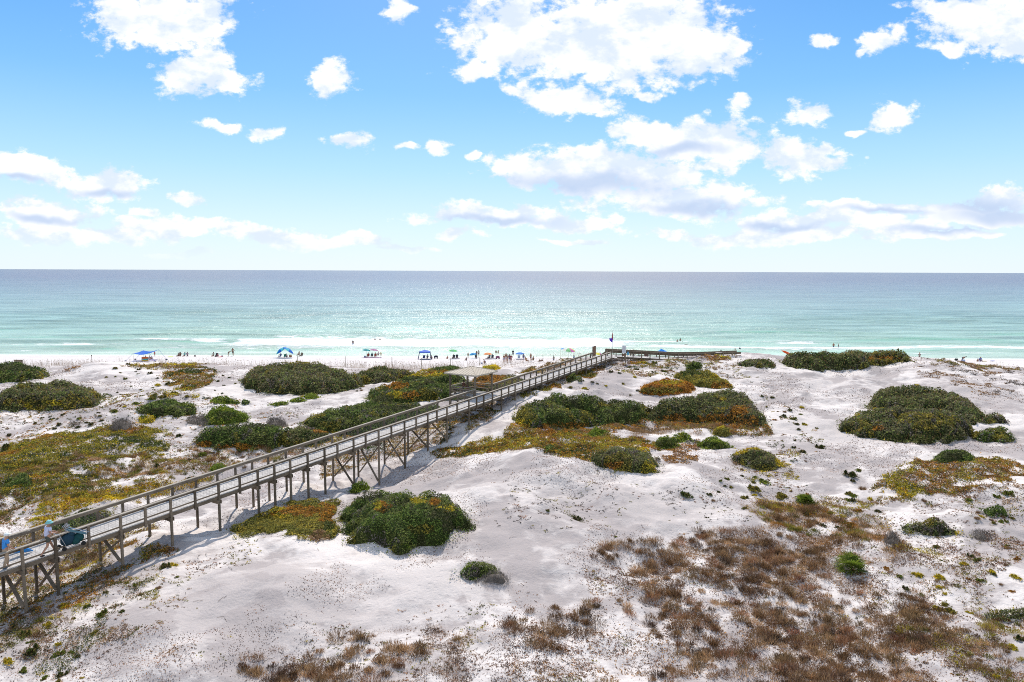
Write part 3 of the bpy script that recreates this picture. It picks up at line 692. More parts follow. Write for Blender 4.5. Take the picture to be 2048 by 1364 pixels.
 ('golden green round bush up against the orange scrub fringe', [(1426,862),(1434,848),(1448,845),(1460,856),(1459,869),(1445,873)], 0.75, 'olive', [(1440,852,12,6,'yellow')]),
 ('lone green round bush at the left end of the bare sand strip', [(1175,868),(1180,855),(1195,850),(1207,857),(1205,871),(1190,876)], 0.7, 'bright', []),
 ('small dark round bush in the rusty carpet below the great thicket', [(1090,896),(1096,888),(1106,887),(1112,893),(1106,901),(1095,902)], 0.5, 'green', []),
 ('grey green shrub with yellow and rust edges below the pair of round bushes', [(1188,908),(1200,898),(1230,890),(1270,888),(1304,896),(1313,918),(1308,940),(1283,948),(1248,945),(1205,928)], 0.85, 'oak', [(1295,935,20,14,'yellow'),(1225,930,26,10,'rust'),(1290,898,18,6,'yellow'),(1255,948,14,5,'olive')]),
 ('gold edged shrub on the slope below the round bush with the long shadow', [(1463,906),(1480,895),(1500,891),(1530,895),(1558,915),(1566,932),(1532,942),(1492,930)], 0.7, 'oak', [(1480,902,18,8,'yellow'),(1530,935,36,8,'olive'),(1510,895,24,5,'yellow'),(1555,925,10,10,'yellow')]),
 ('dark bush leaning against the near rail where the boardwalk nears the crest', [(1132,758),(1138,748),(1150,744),(1160,752),(1158,761),(1142,763)], 0.8, 'green', []),
]
for lb, poly, h_, pal_, pt in SH:
    shrub(lb, poly, h_, pal_, pt)
# ground hugging mounds that are plants one can point to
shrub('yellow and rust vine mat draped over the dune, left of the large near thicket', [(455,1068),(475,1050),(500,1033),(555,1008),(605,999),(660,996),(678,1000),(676,1025),(680,1045),(660,1072),(642,1090),(620,1080),(600,1068),(560,1060),(520,1065),(485,1070)], 0.34, 'olive', [(560,1030,36,8,'yellow'),(600,1020,80,12,'rust'),(655,1030,20,30,'rust'),(525,1045,40,14,'olive'),(640,1070,24,16,'brown'),(655,1050,14,12,'green'),(535,1018,40,6,'yellow')], name='vine_mat', cat='vine mat', group=None, lsz=1.0, ragged=2.2)
GREY = [
 ('dome of bare grey twigs in the rusty ground cover, left', [(217,858),(225,840),(248,832),(268,843),(270,858),(250,864),(228,864)], 0.9),
 ('bare grey bush touching the left side of the rounded bright green bush', [(374,838),(385,829),(405,828),(420,836),(420,848),(395,850),(378,846)], 0.6),
 ('spiky grey twigs rising from the rounded dark shrub behind the boardwalk', [(538,850),(541,834),(553,830),(566,834),(570,848),(558,856)], 0.8),
 ('small grey bush on sand at the left, above the rusty ground cover', [(141,850),(146,843),(156,841),(162,847),(158,852)], 0.4),
 ('grey twiggy remains at the right side of the small dark shrub, lower middle', [(955,1160),(968,1138),(990,1132),(1006,1142),(1014,1160),(995,1172),(970,1172)], 0.45),
 ('grey tangle of twigs between the yellow band and the white sand, left', [(160,948),(175,935),(190,938),(188,950),(170,956)], 0.4),
 ('grey twig bush beside the low spreading shrub at the right', [(1945,1064),(1955,1056),(1975,1058),(1985,1075),(1965,1082)], 0.4),
 ('dead grey brush on the sand right of the brown grass, above the fan palm', [(1765,1088),(1772,1060),(1790,1055),(1800,1075),(1798,1095),(1780,1098)], 0.45),
]
for lb, poly, h_ in GREY:
    shrub(lb, poly, h_, 'grey', [], name='bare_bush', cat='bare bush', group='leafless grey bushes', kind='twig', lsz=0.9)

# small bushes: a few kinds built once, then copied
def tiny(kind_, pal, r, h, n, name='small_bush'):
    """a small irregular plant: a few uneven tufts growing into each other"""
    lob = [(random.uniform(-.55, .55) * r, random.uniform(-.55, .55) * r, random.uniform(.35, .75) * r, random.uniform(.55, 1.1) * h) for _ in range(random.randint(3, 5))]
    Ps = []
    for lx, ly, lr, lh in lob:
        m = n // len(lob); th = rng.random(m) * 6.283; q = np.abs(rng.normal(size=m)) * 0.55
        x = lx + np.cos(th) * lr * q; y = ly + np.sin(th) * lr * q
        Ps.append(np.stack([x, y, lh * np.exp(-q * q * 1.1) * (1 - 0.7 * rng.random(m) ** 1.5) + 0.01], 1))
    P = np.concatenate(Ps)
    if kind_ == 'leaf':
        V, F_ = quads(P, r * 0.21); col = pick(pal, P[:, 0] + r * 7, P[:, 1], r * 0.4)
        k = rng.integers(0, len(P), n // 4); V2, F2 = blades(P[k] * (1, 1, 0.2), h * 0.9, r * 0.05, 0.6)
        parts = [(V, F_, col), (V2, F2, pick('brown' if pal != 'yellow' else 'yellow', P[k, 0], P[k, 1]) * 0.9)]
    else:
        V, F_ = blades(P * (0.8, 0.8, 0.1), h * 1.0, r * 0.055, 0.9); parts = [(V, F_, pick(pal, P[:, 0] + r * 7, P[:, 1], r * 0.5))]
    V, F_, Cc = join(parts)
    return np_mesh(name, V, F_, LEAF if kind_ == 'leaf' else TWIG, Cc)
KINDS = {
 'g': [tiny('leaf', 'green', 0.42, 0.36, 520), tiny('leaf', 'bright', 0.40, 0.34, 520), tiny('leaf', 'bright', 0.44, 0.30, 460)],
 'o': [tiny('leaf', 'olive', 0.44, 0.26, 400), tiny('leaf', 'olive', 0.45, 0.22, 360), tiny('leaf', 'bright', 0.45, 0.24, 380)],
 'y': [tiny('leaf', 'yellow', 0.40, 0.28, 380), tiny('leaf', 'yellow', 0.44, 0.24, 360)],
 'd': [tiny('leaf', 'oak', 0.44, 0.26, 420), tiny('leaf', 'oak', 0.42, 0.30, 420), tiny('leaf', 'green', 0.42, 0.24, 380)],
 'r': [tiny('leaf', 'rust', 0.38, 0.24, 340), tiny('leaf', 'rust', 0.42, 0.20, 300)],
 'b': [tiny('blade', 'brown', 0.42, 0.24, 320), tiny('blade', 'brown', 0.40, 0.28, 320)],
}
LOOK = {'g': 'little green bush', 'o': 'little olive bush', 'y': 'little yellow bush', 'd': 'little grey green bush', 'r': 'little rust bush', 'b': 'little brown bush'}
HAND = [  # u, v, width in photo px, kind, where
 (1638,893,17,'g','on the open white slope in the middle right'),(1698,946,23,'g','on the open white slope, its trunk end leaning'),(1716,938,14,'g','just right of the leaning one'),(1706,960,12,'d','below the leaning one'),
 (1587,836,14,'g','in the row of little plants on the upper right slope'),(1610,847,11,'y','beside a yellow one on the upper right slope'),(1604,812,13,'y','highest yellow one on the upper right slope'),(1550,838,11,'r','left in the row of little plants on the upper right slope'),
 (1560,832,9,'d','on the sand right of the orange fringe'),(1697,985,16,'o','at the left foot of the rusty right mound'),(1726,975,20,'b','at the foot of the rusty right mound'),(1740,995,14,'y','below the left foot of the rusty right mound'),
 (1453,956,11,'g','first of the column of tiny plants below the shoulder'),(1441,960,8,'g','beside the first of the column of tiny plants'),(1449,970,8,'d','second in the column of tiny plants'),(1462,972,11,'o','right in the column of tiny plants'),(1437,982,9,'d','lowest in the column of tiny plants'),
 (1418,986,13,'d','with a shadow, left of the column of tiny plants'),(1367,985,28,'d','wide and flat on the bare sand below the shoulder'),(1532,958,24,'o','gold tipped, below the gold edged shrub'),(1504,974,26,'o','wide, below the gold edged shrub'),
 (1505,962,11,'o','just above the wide one below the gold edged shrub'),(1484,950,9,'d','above the gold tipped row'),(1490,992,18,'o','in the lower gold tipped row'),(1565,988,26,'o','flat, right in the lower gold tipped row'),(1508,987,12,'y','between the gold tipped ones'),
 (1155,1035,22,'d','flat, on the bare sand in the centre'),(1095,1020,8,'g','tiny, left of the flat one on the bare sand'),(1415,1034,8,'g','upright, alone above the brown grass'),(1232,1072,8,'g','upright, alone left of the brown grass'),
 (1255,900,20,'g','at the right end of the rusty carpet'),(1318,898,10,'o','between the round bushes'),(1396,882,13,'o','left of the round bush with the long shadow'),
 (343,1126,22,'y','on the sand edge below the boardwalk, left'),(333,1130,20,'g','below the yellow one under the boardwalk, left'),(205,1225,22,'g','largest on the near slope at the lower left'),(243,1220,15,'d','right of the largest on the near slope'),
 (175,1210,14,'g','left above the largest on the near slope'),(66,1298,26,'g','wide, near the left edge at the bottom'),(118,1306,24,'o','gold tipped, near the bottom left corner'),(14,1318,26,'y','cut by the left edge near the bottom'),(47,1338,18,'g','near the bottom left corner'),
 (127,1345,22,'g','at the bottom edge on the left'),(85,1352,20,'o','cut by the bottom edge on the left'),(52,1265,20,'g','on the near slope below the first legs'),(27,1250,16,'d','in the shadow below the first legs'),(270,1168,12,'g','at the foot of the third leg'),
 (212,1182,12,'d','in the shadow at the foot of the second leg'),(130,1205,18,'y','in the shade between the first two legs'),(355,1152,9,'g','tiny, alone on the near sand slope'),
 (12,893,20,'g','at the left edge above the rusty ground cover'),(48,878,9,'d','tiny, right of the one at the left edge'),(110,855,10,'d','on the white sand under the big left dome'),(182,847,13,'d','on the white sand above the rusty cover'),(228,820,16,'g','left of the glossy green shrub'),
 (250,811,10,'y','yellow one above the glossy green shrub left side'),(271,805,14,'g','touching the top left of the glossy green shrub'),(314,930,14,'g','on the white patch behind the boardwalk, left'),(357,870,12,'g','on the white patch above the boardwalk middle left'),(273,942,13,'g','round, behind the rail on the left'),
 (378,918,10,'d','on white sand behind the rail'),(386,955,24,'d','long low one behind the rail'),(405,905,20,'g','at the foot of the rounded dark shrub'),(322,907,12,'y','yellow tipped, on the white patch behind the rail'),
 (1308,724,12,'g','green one left of the sign on the crest'),(1286,723,14,'y','yellow one near the sign on the crest'),(1271,737,9,'g','below the sign on the crest'),(1275,738,8,'d','beside the one below the sign'),
 (1325,741,8,'d','on the crest slope left of the spur'),(1305,743,7,'d','on the upper crest slope'),(1222,742,10,'d','near the end of the boardwalk'),(1270,752,10,'y','yellow one on the crest slope'),(1170,775,11,'y','low yellow one near the rail'),(1212,770,8,'y','tiny yellow one on the crest slope'),
 (1992,700+290,14,'g','at the right edge on the rusty mound'),(2018,985,18,'g','round, at the right edge below the mound'),(1872,1090,15,'g','on the sand right of the fan palm'),(1940,1110,14,'g','right, in the sparse yellow plants'),(1955,1118,14,'g','touching its neighbour in the sparse yellow plants'),
 (1930,1125,16,'y','yellow, right in the sparse plants'),(2030,1150,20,'y','yellow, cut by the right edge'),(1990,1148,10,'g','tiny, near the right edge'),(1835,1145,20,'y','yellow, right below the fan palm'),(1800,1150,16,'g','right below the fan palm'),(1880,1150,20,'y','yellow, farther right of the fan palm'),
 (1812,1175,16,'d','below the yellow ones, right'),(2045,1275,26,'g','green, at the right edge near the bottom'),(2025,1290,22,'y','yellow, at the right edge near the bottom'),(1912,1300,10,'r','lone on bright sand, lower right'),(1875,1212,20,'y','yellow, lower right'),(1905,1218,26,'o','brown tipped, lower right'),
 (1610,1005,0,'g','')]
copies = 0
def place_bush(u, v, wpx, k, label, group):
    global copies
    p = ground(float(u), float(v)); Z = project(p)[2]
    if p[1] > 118: return
    me = random.choice(KINDS[k])
    o = bpy.data.objects.new('small_bush', me); C.objects.link(o)
    s = wpx * Z / FPX / 0.80 * 1.05
    o.location = (p[0], p[1], p[2] - 0.03); o.rotation_euler = (0, 0, random.uniform(0, 6.28)); o.scale = (s, s * random.uniform(0.85, 1.1), s * random.uniform(0.85, 1.2))
    tag(o, label, 'small bush', group)
    copies += 1
for (u, v, wp, k, where) in HAND:
    if wp: place_bush(u, v + wp * 0.25, wp, k, (LOOK[k] + ' ' + where), 'small bushes dotted over the sand')
AREAS = [  # many look-alikes: polygon, count, kinds, size range px, place words
 ([(1240,725),(1480,712),(1470,735),(1360,735),(1280,765),(1330,800),(1210,785),(1100,775),(1180,735)], 26, 'dogo', (5, 10), 'on the speckled white slope below the sign'),
 ([(180,725),(300,730),(330,750),(300,800),(215,790),(200,750)], 20, 'doog', (5, 10), 'on the white slope between the left dome and the blue canopy'),
 ([(420,735),(480,735),(480,790),(420,785),(400,760)], 12, 'ddg', (5, 8), 'on the white slope left of the longest thicket'),
 ([(0,825),(200,820),(220,850),(100,860),(0,885)], 16, 'ddbo', (6, 12), 'on the white sand in front of the big left dome'),
 ([(300,770),(390,760),(420,800),(380,800),(270,800)], 14, 'yogd', (8, 16), 'around the top of the glossy green shrub'),
 ([(1520,790),(1580,800),(1660,880),(1620,960),(1560,900),(1530,850)], 20, 'dogb', (6, 13), 'on the slope right of the orange fringe'),
 ([(1560,990),(1760,990),(1760,1060),(1560,1050)], 14, 'obrd', (9, 18), 'on the sand above the fan palm'),
 ([(1780,990),(2040,1000),(2040,1110),(1960,1100),(1880,1010)], 14, 'ogyb', (8, 16), 'on the sand right of the low spreading shrub'),
 ([(1760,1130),(2040,1110),(2040,1360),(1900,1360),(1860,1220)], 24, 'oyrbb', (9, 18), 'on the sand at the lower right'),
 ([(0,1230),(330,1130),(330,1200),(160,1364),(0,1364)], 16, 'ogoby', (8, 18), 'on the near slope at the lower left'),
 ([(600,780),(720,760),(760,775),(640,820),(560,830)], 12, 'db', (5, 8), 'on the pale strip below the longest thicket'),
 ([(1480,900),(1640,1000),(1560,1050),(1420,1000)], 12, 'dob', (7, 12), 'on the grey sand below the gold edged shrub'),
]
for poly, n, ks, (s0, s1), where in AREAS:
    P = np.array(poly, float); c_ = 0
    while c_ < n:
        u = random.uniform(P[:, 0].min(), P[:, 0].max()); v = random.uniform(P[:, 1].min(), P[:, 1].max())
        if not inpoly(np.array([u]), np.array([v]), P)[0]: continue
        k = random.choice(ks); place_bush(u, v, random.uniform(s0, s1), k, LOOK[k] + ' ' + where, 'small bushes ' + where); c_ += 1

# fan palms
def palmetto(u, v, wpx, label):
    p = ground(float(u), float(v)); Z = project(p)[2]; Rr = wpx * Z / FPX * 0.5
    e = empty('fan_palm', (p[0], p[1], p[2]), 0, label, 'palm', 'fan palms')
    Vs, cols, St = [], [], []
    for k in range(52):
        az = random.uniform(0, 6.283); el = R(random.uniform(-8, 85)) * (0.6 + 0.4 * random.random())
        d = Vector((math.cos(az) * math.cos(el), math.sin(az) * math.cos(el), math.sin(el) + 0.1)).normalized()
        L = Rr * random.uniform(0.22, 0.58); hub = d * L
        s_ = d.cross(Vector((0, 0, 1))).normalized(); up = s_.cross(d)
        St.append([(0, 0, 0), hub + s_ * 0.012, hub, (0, 0, 0)])
        St[-1] = [Vector((0.012, 0, 0)), hub + s_ * 0.012, hub - s_ * 0.012, Vector((-0.012, 0, 0))]
        tw = random.uniform(-0.5, 0.5)
        side = (s_ * math.cos(tw) + up * math.sin(tw))
        c = PAL['bright'][random.randrange(3)] * random.uniform(0.6, 1.3)
        for b_ in range(10):
            a = R(-72 + 144 * b_ / 9)
            dd = (d * math.cos(a) + side * math.sin(a)).normalized()
            BL = Rr * random.uniform(0.48, 0.66)
            w_ = dd.cross(up).normalized() * 0.026
            tip = hub + dd * BL + Vector((0, 0, -BL * 0.16)); mid = hub + dd * BL * 0.45
            Vs.append([hub, mid + w_, tip, mid - w_]); cols.append(c)
    V = np.array(Vs, float).reshape(-1, 3); 
    link('fronds', np_mesh('fronds', V, np.arange(len(V)).reshape(-1, 4), LEAF, np.array(cols)), e)
    V = np.array(St, float).reshape(-1, 3)
    link('stalks', np_mesh('stalks', V, np.arange(len(V)).reshape(-1, 4), TWIG, np.ones((len(V) // 4, 1)) * np.array([[0.16, 0.17, 0.05]])), e)
    return e
palmetto(1703, 1138, 76, 'large bright green fan palm standing at the edge of the brown grass')
palmetto(1610, 1004, 40, 'smaller fan palm on the sand higher up, left of the rusty right mound')

# ---------------------------------------------------------------- ground cover, grass, litter (uncountable)
def scatter(poly, per_m2, feather=0.6, thr=0.0, ns=1.3, seed=3):
    FP = []
    P = np.array(poly, float)
    for i in range(len(P)):
        a, b = P[i], P[(i + 1) % len(P)]
        k = max(1, int(np.hypot(*(b - a)) / 60))
        for q in range(k): FP.append(ground(*(a + (b - a) * q / k)))
    FP = np.array(FP); FP = FP[FP[:, 1] < 119] if (FP[:, 1] < 119).sum() > 2 else FP
    lo, hi = FP[:, :2].min(0), FP[:, :2].max(0)
    n = int((hi - lo).prod() * per_m2); x = lo[0] + rng.random(n) * (hi[0] - lo[0]); y = lo[1] + rng.random(n) * (hi[1] - lo[1])
    k = inpoly(x, y, FP); x, y = x[k], y[k]
    e = edgedist(x, y, FP)
    q = fbm(x, y, ns, 4, seed) + np.clip(e / (feather * 3.5), 0, 1) * 0.20 - 0.20
    k = q > thr + 0.02 + (rng.random(len(x)) - 0.5) * 0.13 - 0.05
    return x[k], y[k]
def colours(x, y, pals):
    n_ = fbm(x, y, 2.3, 3, 44) * 0.8 + rng.random(len(x)) * 0.2
    sel = np.clip(((n_ - 0.28) / 0.44 * len(pals)).astype(int), 0, len(pals) - 1); col = np.zeros((len(x), 3))
    for i, pn in enumerate(pals):
        q = sel == i
        if q.any(): col[q] = pick(pn, x[q], y[q], 0.7, 5)
    return col
def carpet(objname, label, regions, kind='leaf', mat=None):
    parts = []
    for (poly, pals, per, thr, sz, hz_) in regions:
        if kind == 'tuft':
            # whole grass plants: blades spraying out of one crown
            x, y = scatter(poly, per, thr=thr, ns=2.6)
            if not len(x): continue
            m = 100; rad_ = 0.18 + 0.40 * rng.random(len(x)) ** 1.5; th = rng.random(len(x) * m) * 6.283; q = rng.random(len(x) * m) ** 0.6
            R_ = np.repeat(rad_, m); cx0 = np.repeat(x, m); cy0 = np.repeat(y, m)
            px, py = cx0 + np.cos(th) * q * R_ * 0.75, cy0 + np.sin(th) * q * R_ * 0.5
            P = np.stack([px, py, hgt(px, py) - 0.02], 1); n = len(P)
            h = hz_ * (R_ / 0.30) ** 0.6 * (1 - 0.45 * q) * (0.6 + 0.7 * rng.random(n))
            d = np.stack([np.cos(th) * q * 0.9 + rng.normal(size=n) * 0.35, np.sin(th) * q * 0.9 + rng.normal(size=n) * 0.35, np.ones(n)], 1); d /= np.linalg.norm(d, axis=1)[:, None]
            a_ = rng.random(n) * 6.283; sd = np.stack([np.cos(a_), np.sin(a_), 0 * a_], 1) * sz * 0.5
            T = P + d * h[:, None]; M = P + d * h[:, None] * 0.5 + (0, 0, 0.02)
            V = np.stack([P, M + sd, T, M - sd], 1).reshape(-1, 3); F_ = np.arange(4 * n).reshape(n, 4)
            col = np.repeat(colours(x, y, pals), m, 0) * (0.7 + 0.6 * rng.random((n, 1)))
            parts.append((V, F_, col)); continue
        if kind == 'sprig':
            # little separate plants: a few leaves each, stretched along the slope
            x, y = scatter(poly, per / 6, thr=thr, ns=1.1)
            if not len(x): continue
            m = 11; g_ = np.repeat(0.4 + 1.3 * rng.random(len(x)) ** 2, m); a_ = np.repeat(rng.normal(size=len(x)) * 0.5, m); l_ = rng.normal(size=len(x) * m) * sz * 1.7 * g_; w_ = rng.normal(size=len(x) * m) * sz * 0.7 * g_
            xx = np.repeat(x, m) + np.cos(a_) * l_ - np.sin(a_) * w_; yy_ = np.repeat(y, m) + np.sin(a_) * l_ + np.cos(a_) * w_
            P = np.stack([xx, yy_, hgt(xx, yy_) + rng.random(len(xx)) * hz_ * g_ * 0.8], 1)
            V, F_ = quads(P, sz * (0.8 + 0.3 * g_)); parts.append((V, F_, np.repeat(colours(x, y, pals), m, 0) * (0.7 + 0.6 * rng.random((len(xx), 1))))); continue
        x, y = scatter(poly, per, thr=thr)
        if not len(x): continue
        m = 5
        xx = np.repeat(x, m) + rng.normal(size=len(x) * m) * sz * 1.1; yy_ = np.repeat(y, m) + rng.normal(size=len(x) * m) * sz * 1.1
        zz_ = hgt(xx, yy_); col = colours(xx, yy_, pals)
        if kind == 'leaf':
            lump_ = np.clip(1.15 - worley(xx, yy_, 0.75, 9) * 1.1, 0.1, 1.1)
            P = np.stack([xx, yy_, zz_ + (0.15 + 0.85 * rng.random(len(xx))) * hz_ * lump_ * (0.5 + 1.2 * vnoise(xx, yy_, 0.8, 4))], 1)
            V, F_ = quads(P, sz)
        else:
            P = np.stack([xx, yy_, zz_ - 0.02], 1)
            V, F_ = blades(P, hz_ * (0.35 + 1.3 * vnoise(xx, yy_, 0.7, 4)), sz * 0.15, 0.95)
        parts.append((V, F_, col))
    V, F_, Cc = join(parts)
    o = link(objname, np_mesh(objname, V, F_, mat or LEAF, Cc)); tag(o, label, None, None, 'stuff')
    N_SHRUB.append(len(F_))
carpet('rust_ground_cover', 'rust, olive and yellow ground cover over the hollow left of the boardwalk', [
 ([(-60,905),(60,880),(120,866),(200,856),(225,850),(320,850),(345,870),(335,905),(240,925),(160,912),(100,935),(60,945),(-60,940)], ['rust','olive','olive','yellow','olive','green'], 75, 0.31, 0.08, 0.22),
 ([(-60,925),(120,925),(230,940),(250,970),(180,990),(100,1005),(-60,1020)], ['olive','olive','green','yellow','rust'], 75, 0.35, 0.075, 0.2),
 ([(-60,1000),(20,985),(60,1000),(20,1040),(-60,1070)], ['olive','green','brown'], 75, 0.36, 0.07, 0.2),
 ([(50,1050),(80,1010),(140,990),(250,975),(330,962),(430,952),(420,965),(330,992),(230,1018),(190,1010),(130,1030),(90,1066)], ['yellow','yellow','yellow','rust','yellow','olive'], 95, 0.26, 0.07, 0.24),
 ([(230,925),(380,900),(480,890),(620,895),(640,905),(500,930),(420,950),(330,960),(240,960)], ['brown','olive','rust'], 50, 0.42, 0.055, 0.12),
])
carpet('patchy_ground_cover', 'patchy olive and rust plants on the sand under and below the boardwalk', [
 ([(-60,1080),(60,1062),(240,1040),(330,1010),(340,1040),(280,1110),(180,1150),(-60,1190)], ['rust','olive','brown','yellow'], 90, 0.37, 0.055, 0.16),
 ([(200,1110),(320,1085),(350,1100),(280,1130)], ['yellow','olive','rust'], 70, 0.35, 0.06, 0.2),
 ([(-60,1180),(130,1150),(330,1090),(380,1080),(300,1150),(140,1215),(-60,1290)], ['olive','brown','green','rust'], 90, 0.42, 0.05, 0.14),
 ([(-60,1270),(140,1215),(330,1140),(300,1240),(180,1364),(-60,1380)], ['brown','green','olive','yellow'], 110, 0.44, 0.042, 0.12),
 ([(640,905),(760,865),(870,830),(930,800),(1010,790),(1000,830),(890,890),(760,920),(640,960)], ['brown','olive','rust','green'], 60, 0.40, 0.065, 0.18),
 ([(560,892),(660,868),(760,850),(860,820),(870,830),(750,868),(640,900)], ['rust','olive','yellow'], 60, 0.34, 0.075, 0.2),
])
carpet('scattered_seedlings', 'sparse low olive and rust seedlings sprinkled over the open dune sand', [
 ([(-60,820),(220,790),(420,780),(600,830),(640,900),(420,960),(250,1000),(60,1060),(-60,1080)], ['brown','olive','rust','green'], 40, 0.47, 0.06, 0.10),
 ([(150,720),(480,725),(480,800),(200,830)], ['olive','brown','green'], 26, 0.52, 0.09, 0.12),
 ([(-60,1180),(330,1100),(560,1070),(420,1200),(300,1300),(260,1380),(-60,1380)], ['litter','brown','olive'], 70, 0.50, 0.038, 0.07),
 ([(300,1290),(700,1230),(1100,1180),(1300,1100),(1500,1050),(1700,1010),(2080,1000),(2080,1390),(260,1390)], ['litter','brown','litter','olive'], 60, 0.49, 0.036, 0.07),
 ([(1180,730),(1480,712),(1560,800),(1660,880),(1600,1000),(1420,960),(1560,860),(1500,760),(1300,760)], ['olive','brown','green'], 36, 0.50, 0.07, 0.10),
 ([(1000,930),(1200,960),(1400,960),(1560,1040),(1300,1060),(1100,1080),(950,1060)], ['litter','grey','olive'], 50, 0.56, 0.045, 0.06),
], 'sprig')
carpet('red_leaf_litter', 'reddish brown fallen leaves between the dry grass clumps', [
 ([(1150,1100),(1400,1060),(1700,1060),(1760,1140),(1900,1240),(2080,1200),(2080,1390),(900,1390),(1000,1300),(1200,1240)], ['litter','rust','litter'], 90, 0.42, 0.034, 0.03),
 ([(300,1390),(500,1310),(900,1250),(1150,1230),(1200,1390)], ['litter','brown'], 120, 0.44, 0.034, 0.03),
], mat=TWIG)
carpet('dune_ridge_ground_cover', 'gold and rust ground cover along the scrub ridge and the right mound', [
 ([(860,910),(900,890),(990,872),(1090,862),(1180,868),(1240,872),(1310,878),(1320,900),(1240,905),(1180,925),(1090,908),(1000,905),(900,915)], ['rust','olive','yellow','olive','rust','green'], 75, 0.29, 0.08, 0.22),
 ([(1000,880),(1030,845),(1140,852),(1240,846),(1300,836),(1420,840),(1540,852),(1545,872),(1480,872),(1420,862),(1300,862),(1180,872),(1080,870)], ['rust','brown','olive','rust'], 60, 0.32, 0.085, 0.25),
 ([(1310,885),(1400,878),(1400,900),(1390,930),(1330,925)], ['brown','rust','grey'], 60, 0.36, 0.065, 0.15),
 ([(1440,895),(1600,900),(1600,960),(1490,960)], ['brown','yellow','olive'], 50, 0.45, 0.065, 0.15),
 ([(1745,975),(1775,940),(1830,920),(1900,918),(1960,905),(2080,940),(2080,965),(1990,965),(1930,985),(1850,995),(1780,1000)], ['olive','rust','brown','olive','yellow'], 75, 0.31, 0.08, 0.2),
 ([(1750,960),(2080,970),(2080,1040),(1900,1010),(1700,1030)], ['brown','olive'], 50, 0.45, 0.065, 0.12),
 ([(1480,985),(1760,1000),(1800,1060),(1600,1050),(1500,1030)], ['olive','brown','yellow'], 60, 0.44, 0.055, 0.12),
 ([(1760,1080),(2080,1060),(2080,1390),(1880,1390),(1850,1220),(1740,1160)], ['yellow','olive','brown','litter'], 80, 0.50, 0.045, 0.12),
 ([(1180,712),(1290,722),(1290,735),(1220,735),(1160,765),(1040,800),(1000,815),(1060,775),(1150,740)], ['brown','rust','olive'], 40, 0.44, 0.11, 0.2),
])
carpet('dune_crest_plants', 'brown and olive plants along the far dune edge above the beach', [
 ([(240,733),(340,727),(420,724),(425,728),(360,738),(280,738)], ['olive','brown','yellow'], 26, 0.36, 0.12, 0.35),
 ([(315,750),(360,732),(405,733),(440,745),(425,765),(395,782),(345,775),(320,765)], ['brown','olive','rust','green'], 26, 0.38, 0.12, 0.3),
 ([(300,780),(400,775),(400,800),(300,802)], ['olive','yellow'], 24, 0.52, 0.12, 0.3),
 ([(120,742),(180,722),(235,722),(210,730),(150,745)], ['tan','rust','brown'], 20, 0.46, 0.12, 0.25),
 ([(1030,728),(1100,716),(1165,716),(1190,716),(1130,738),(1080,750),(1020,745)], ['brown','olive','rust'], 28, 0.45, 0.12, 0.4),
 ([(1400,716),(1440,709),(1482,710),(1455,720),(1410,724)], ['rust','brown','yellow'], 30, 0.34, 0.12, 0.3),
 ([(1240,722),(1480,712),(1470,745),(1300,760),(1210,745)], ['brown','olive'], 22, 0.57, 0.1, 0.2),
 ([(640,772),(740,752),(760,765),(690,785),(600,800),(560,812)], ['brown','olive'], 24, 0.52, 0.1, 0.15),
 ([(830,748),(860,738),(960,742),(880,752)], ['yellow','olive','rust'], 26, 0.4, 0.12, 0.3),
 ([(1850,722),(1960,730),(2060,738),(2060,745),(1960,742),(1860,732)], ['brown','tan','olive'], 22, 0.48, 0.12, 0.25),
 ([(1820,725),(2048,745),(2060,800),(1900,790),(1830,750)], ['grey','brown'], 16, 0.60, 0.1, 0.12),
])
carpet('dry_grass_clumps', 'separate bushy clumps of brown dry grass over the near right hollow', [
 ([(1150,1105),(1240,1078),(1330,1080),(1400,1058),(1480,1050),(1600,1070),(1650,1092),(1740,1165),(1820,1198),(1910,1240),(1890,1390),(1180,1390),(1330,1310),(1280,1250),(1160,1270),(1130,1220),(1230,1190),(1270,1165),(1150,1140)], ['brown','brown','litter','brown','brown','brown'], 4.6, 0.405, 0.020, 0.36),
 ([(300,1390),(360,1340),(500,1300),(650,1275),(800,1250),(900,1240),(1100,1210),(1240,1230),(1190,1300),(990,1320),(960,1390)], ['brown','litter','brown'], 4.5, 0.41, 0.020, 0.32),
 ([(1480,1000),(1700,1010),(1830,1065),(1790,1150),(1640,1090),(1480,1050)], ['brown','brown','olive'], 3.5, 0.42, 0.022, 0.34),
 ([(1740,1180),(2080,1150),(2080,1390),(1860,1390)], ['brown','olive','brown'], 2.5, 0.48, 0.020, 0.28),
 ([(-60,1180),(130,1150),(330,1100),(280,1200),(120,1290),(-60,1330)], ['brown','olive','tan'], 2.5, 0.47, 0.018, 0.22),
 ([(-60,920),(250,890),(620,885),(640,905),(300,980),(-60,1060)], ['brown','olive','tan'], 2.0, 0.45, 0.026, 0.34),
 ([(-60,1060),(240,1030),(330,1060),(260,1130),(-60,1190)], ['tan','brown'], 2.5, 0.45, 0.022, 0.3),
], 'tuft', STRAW)
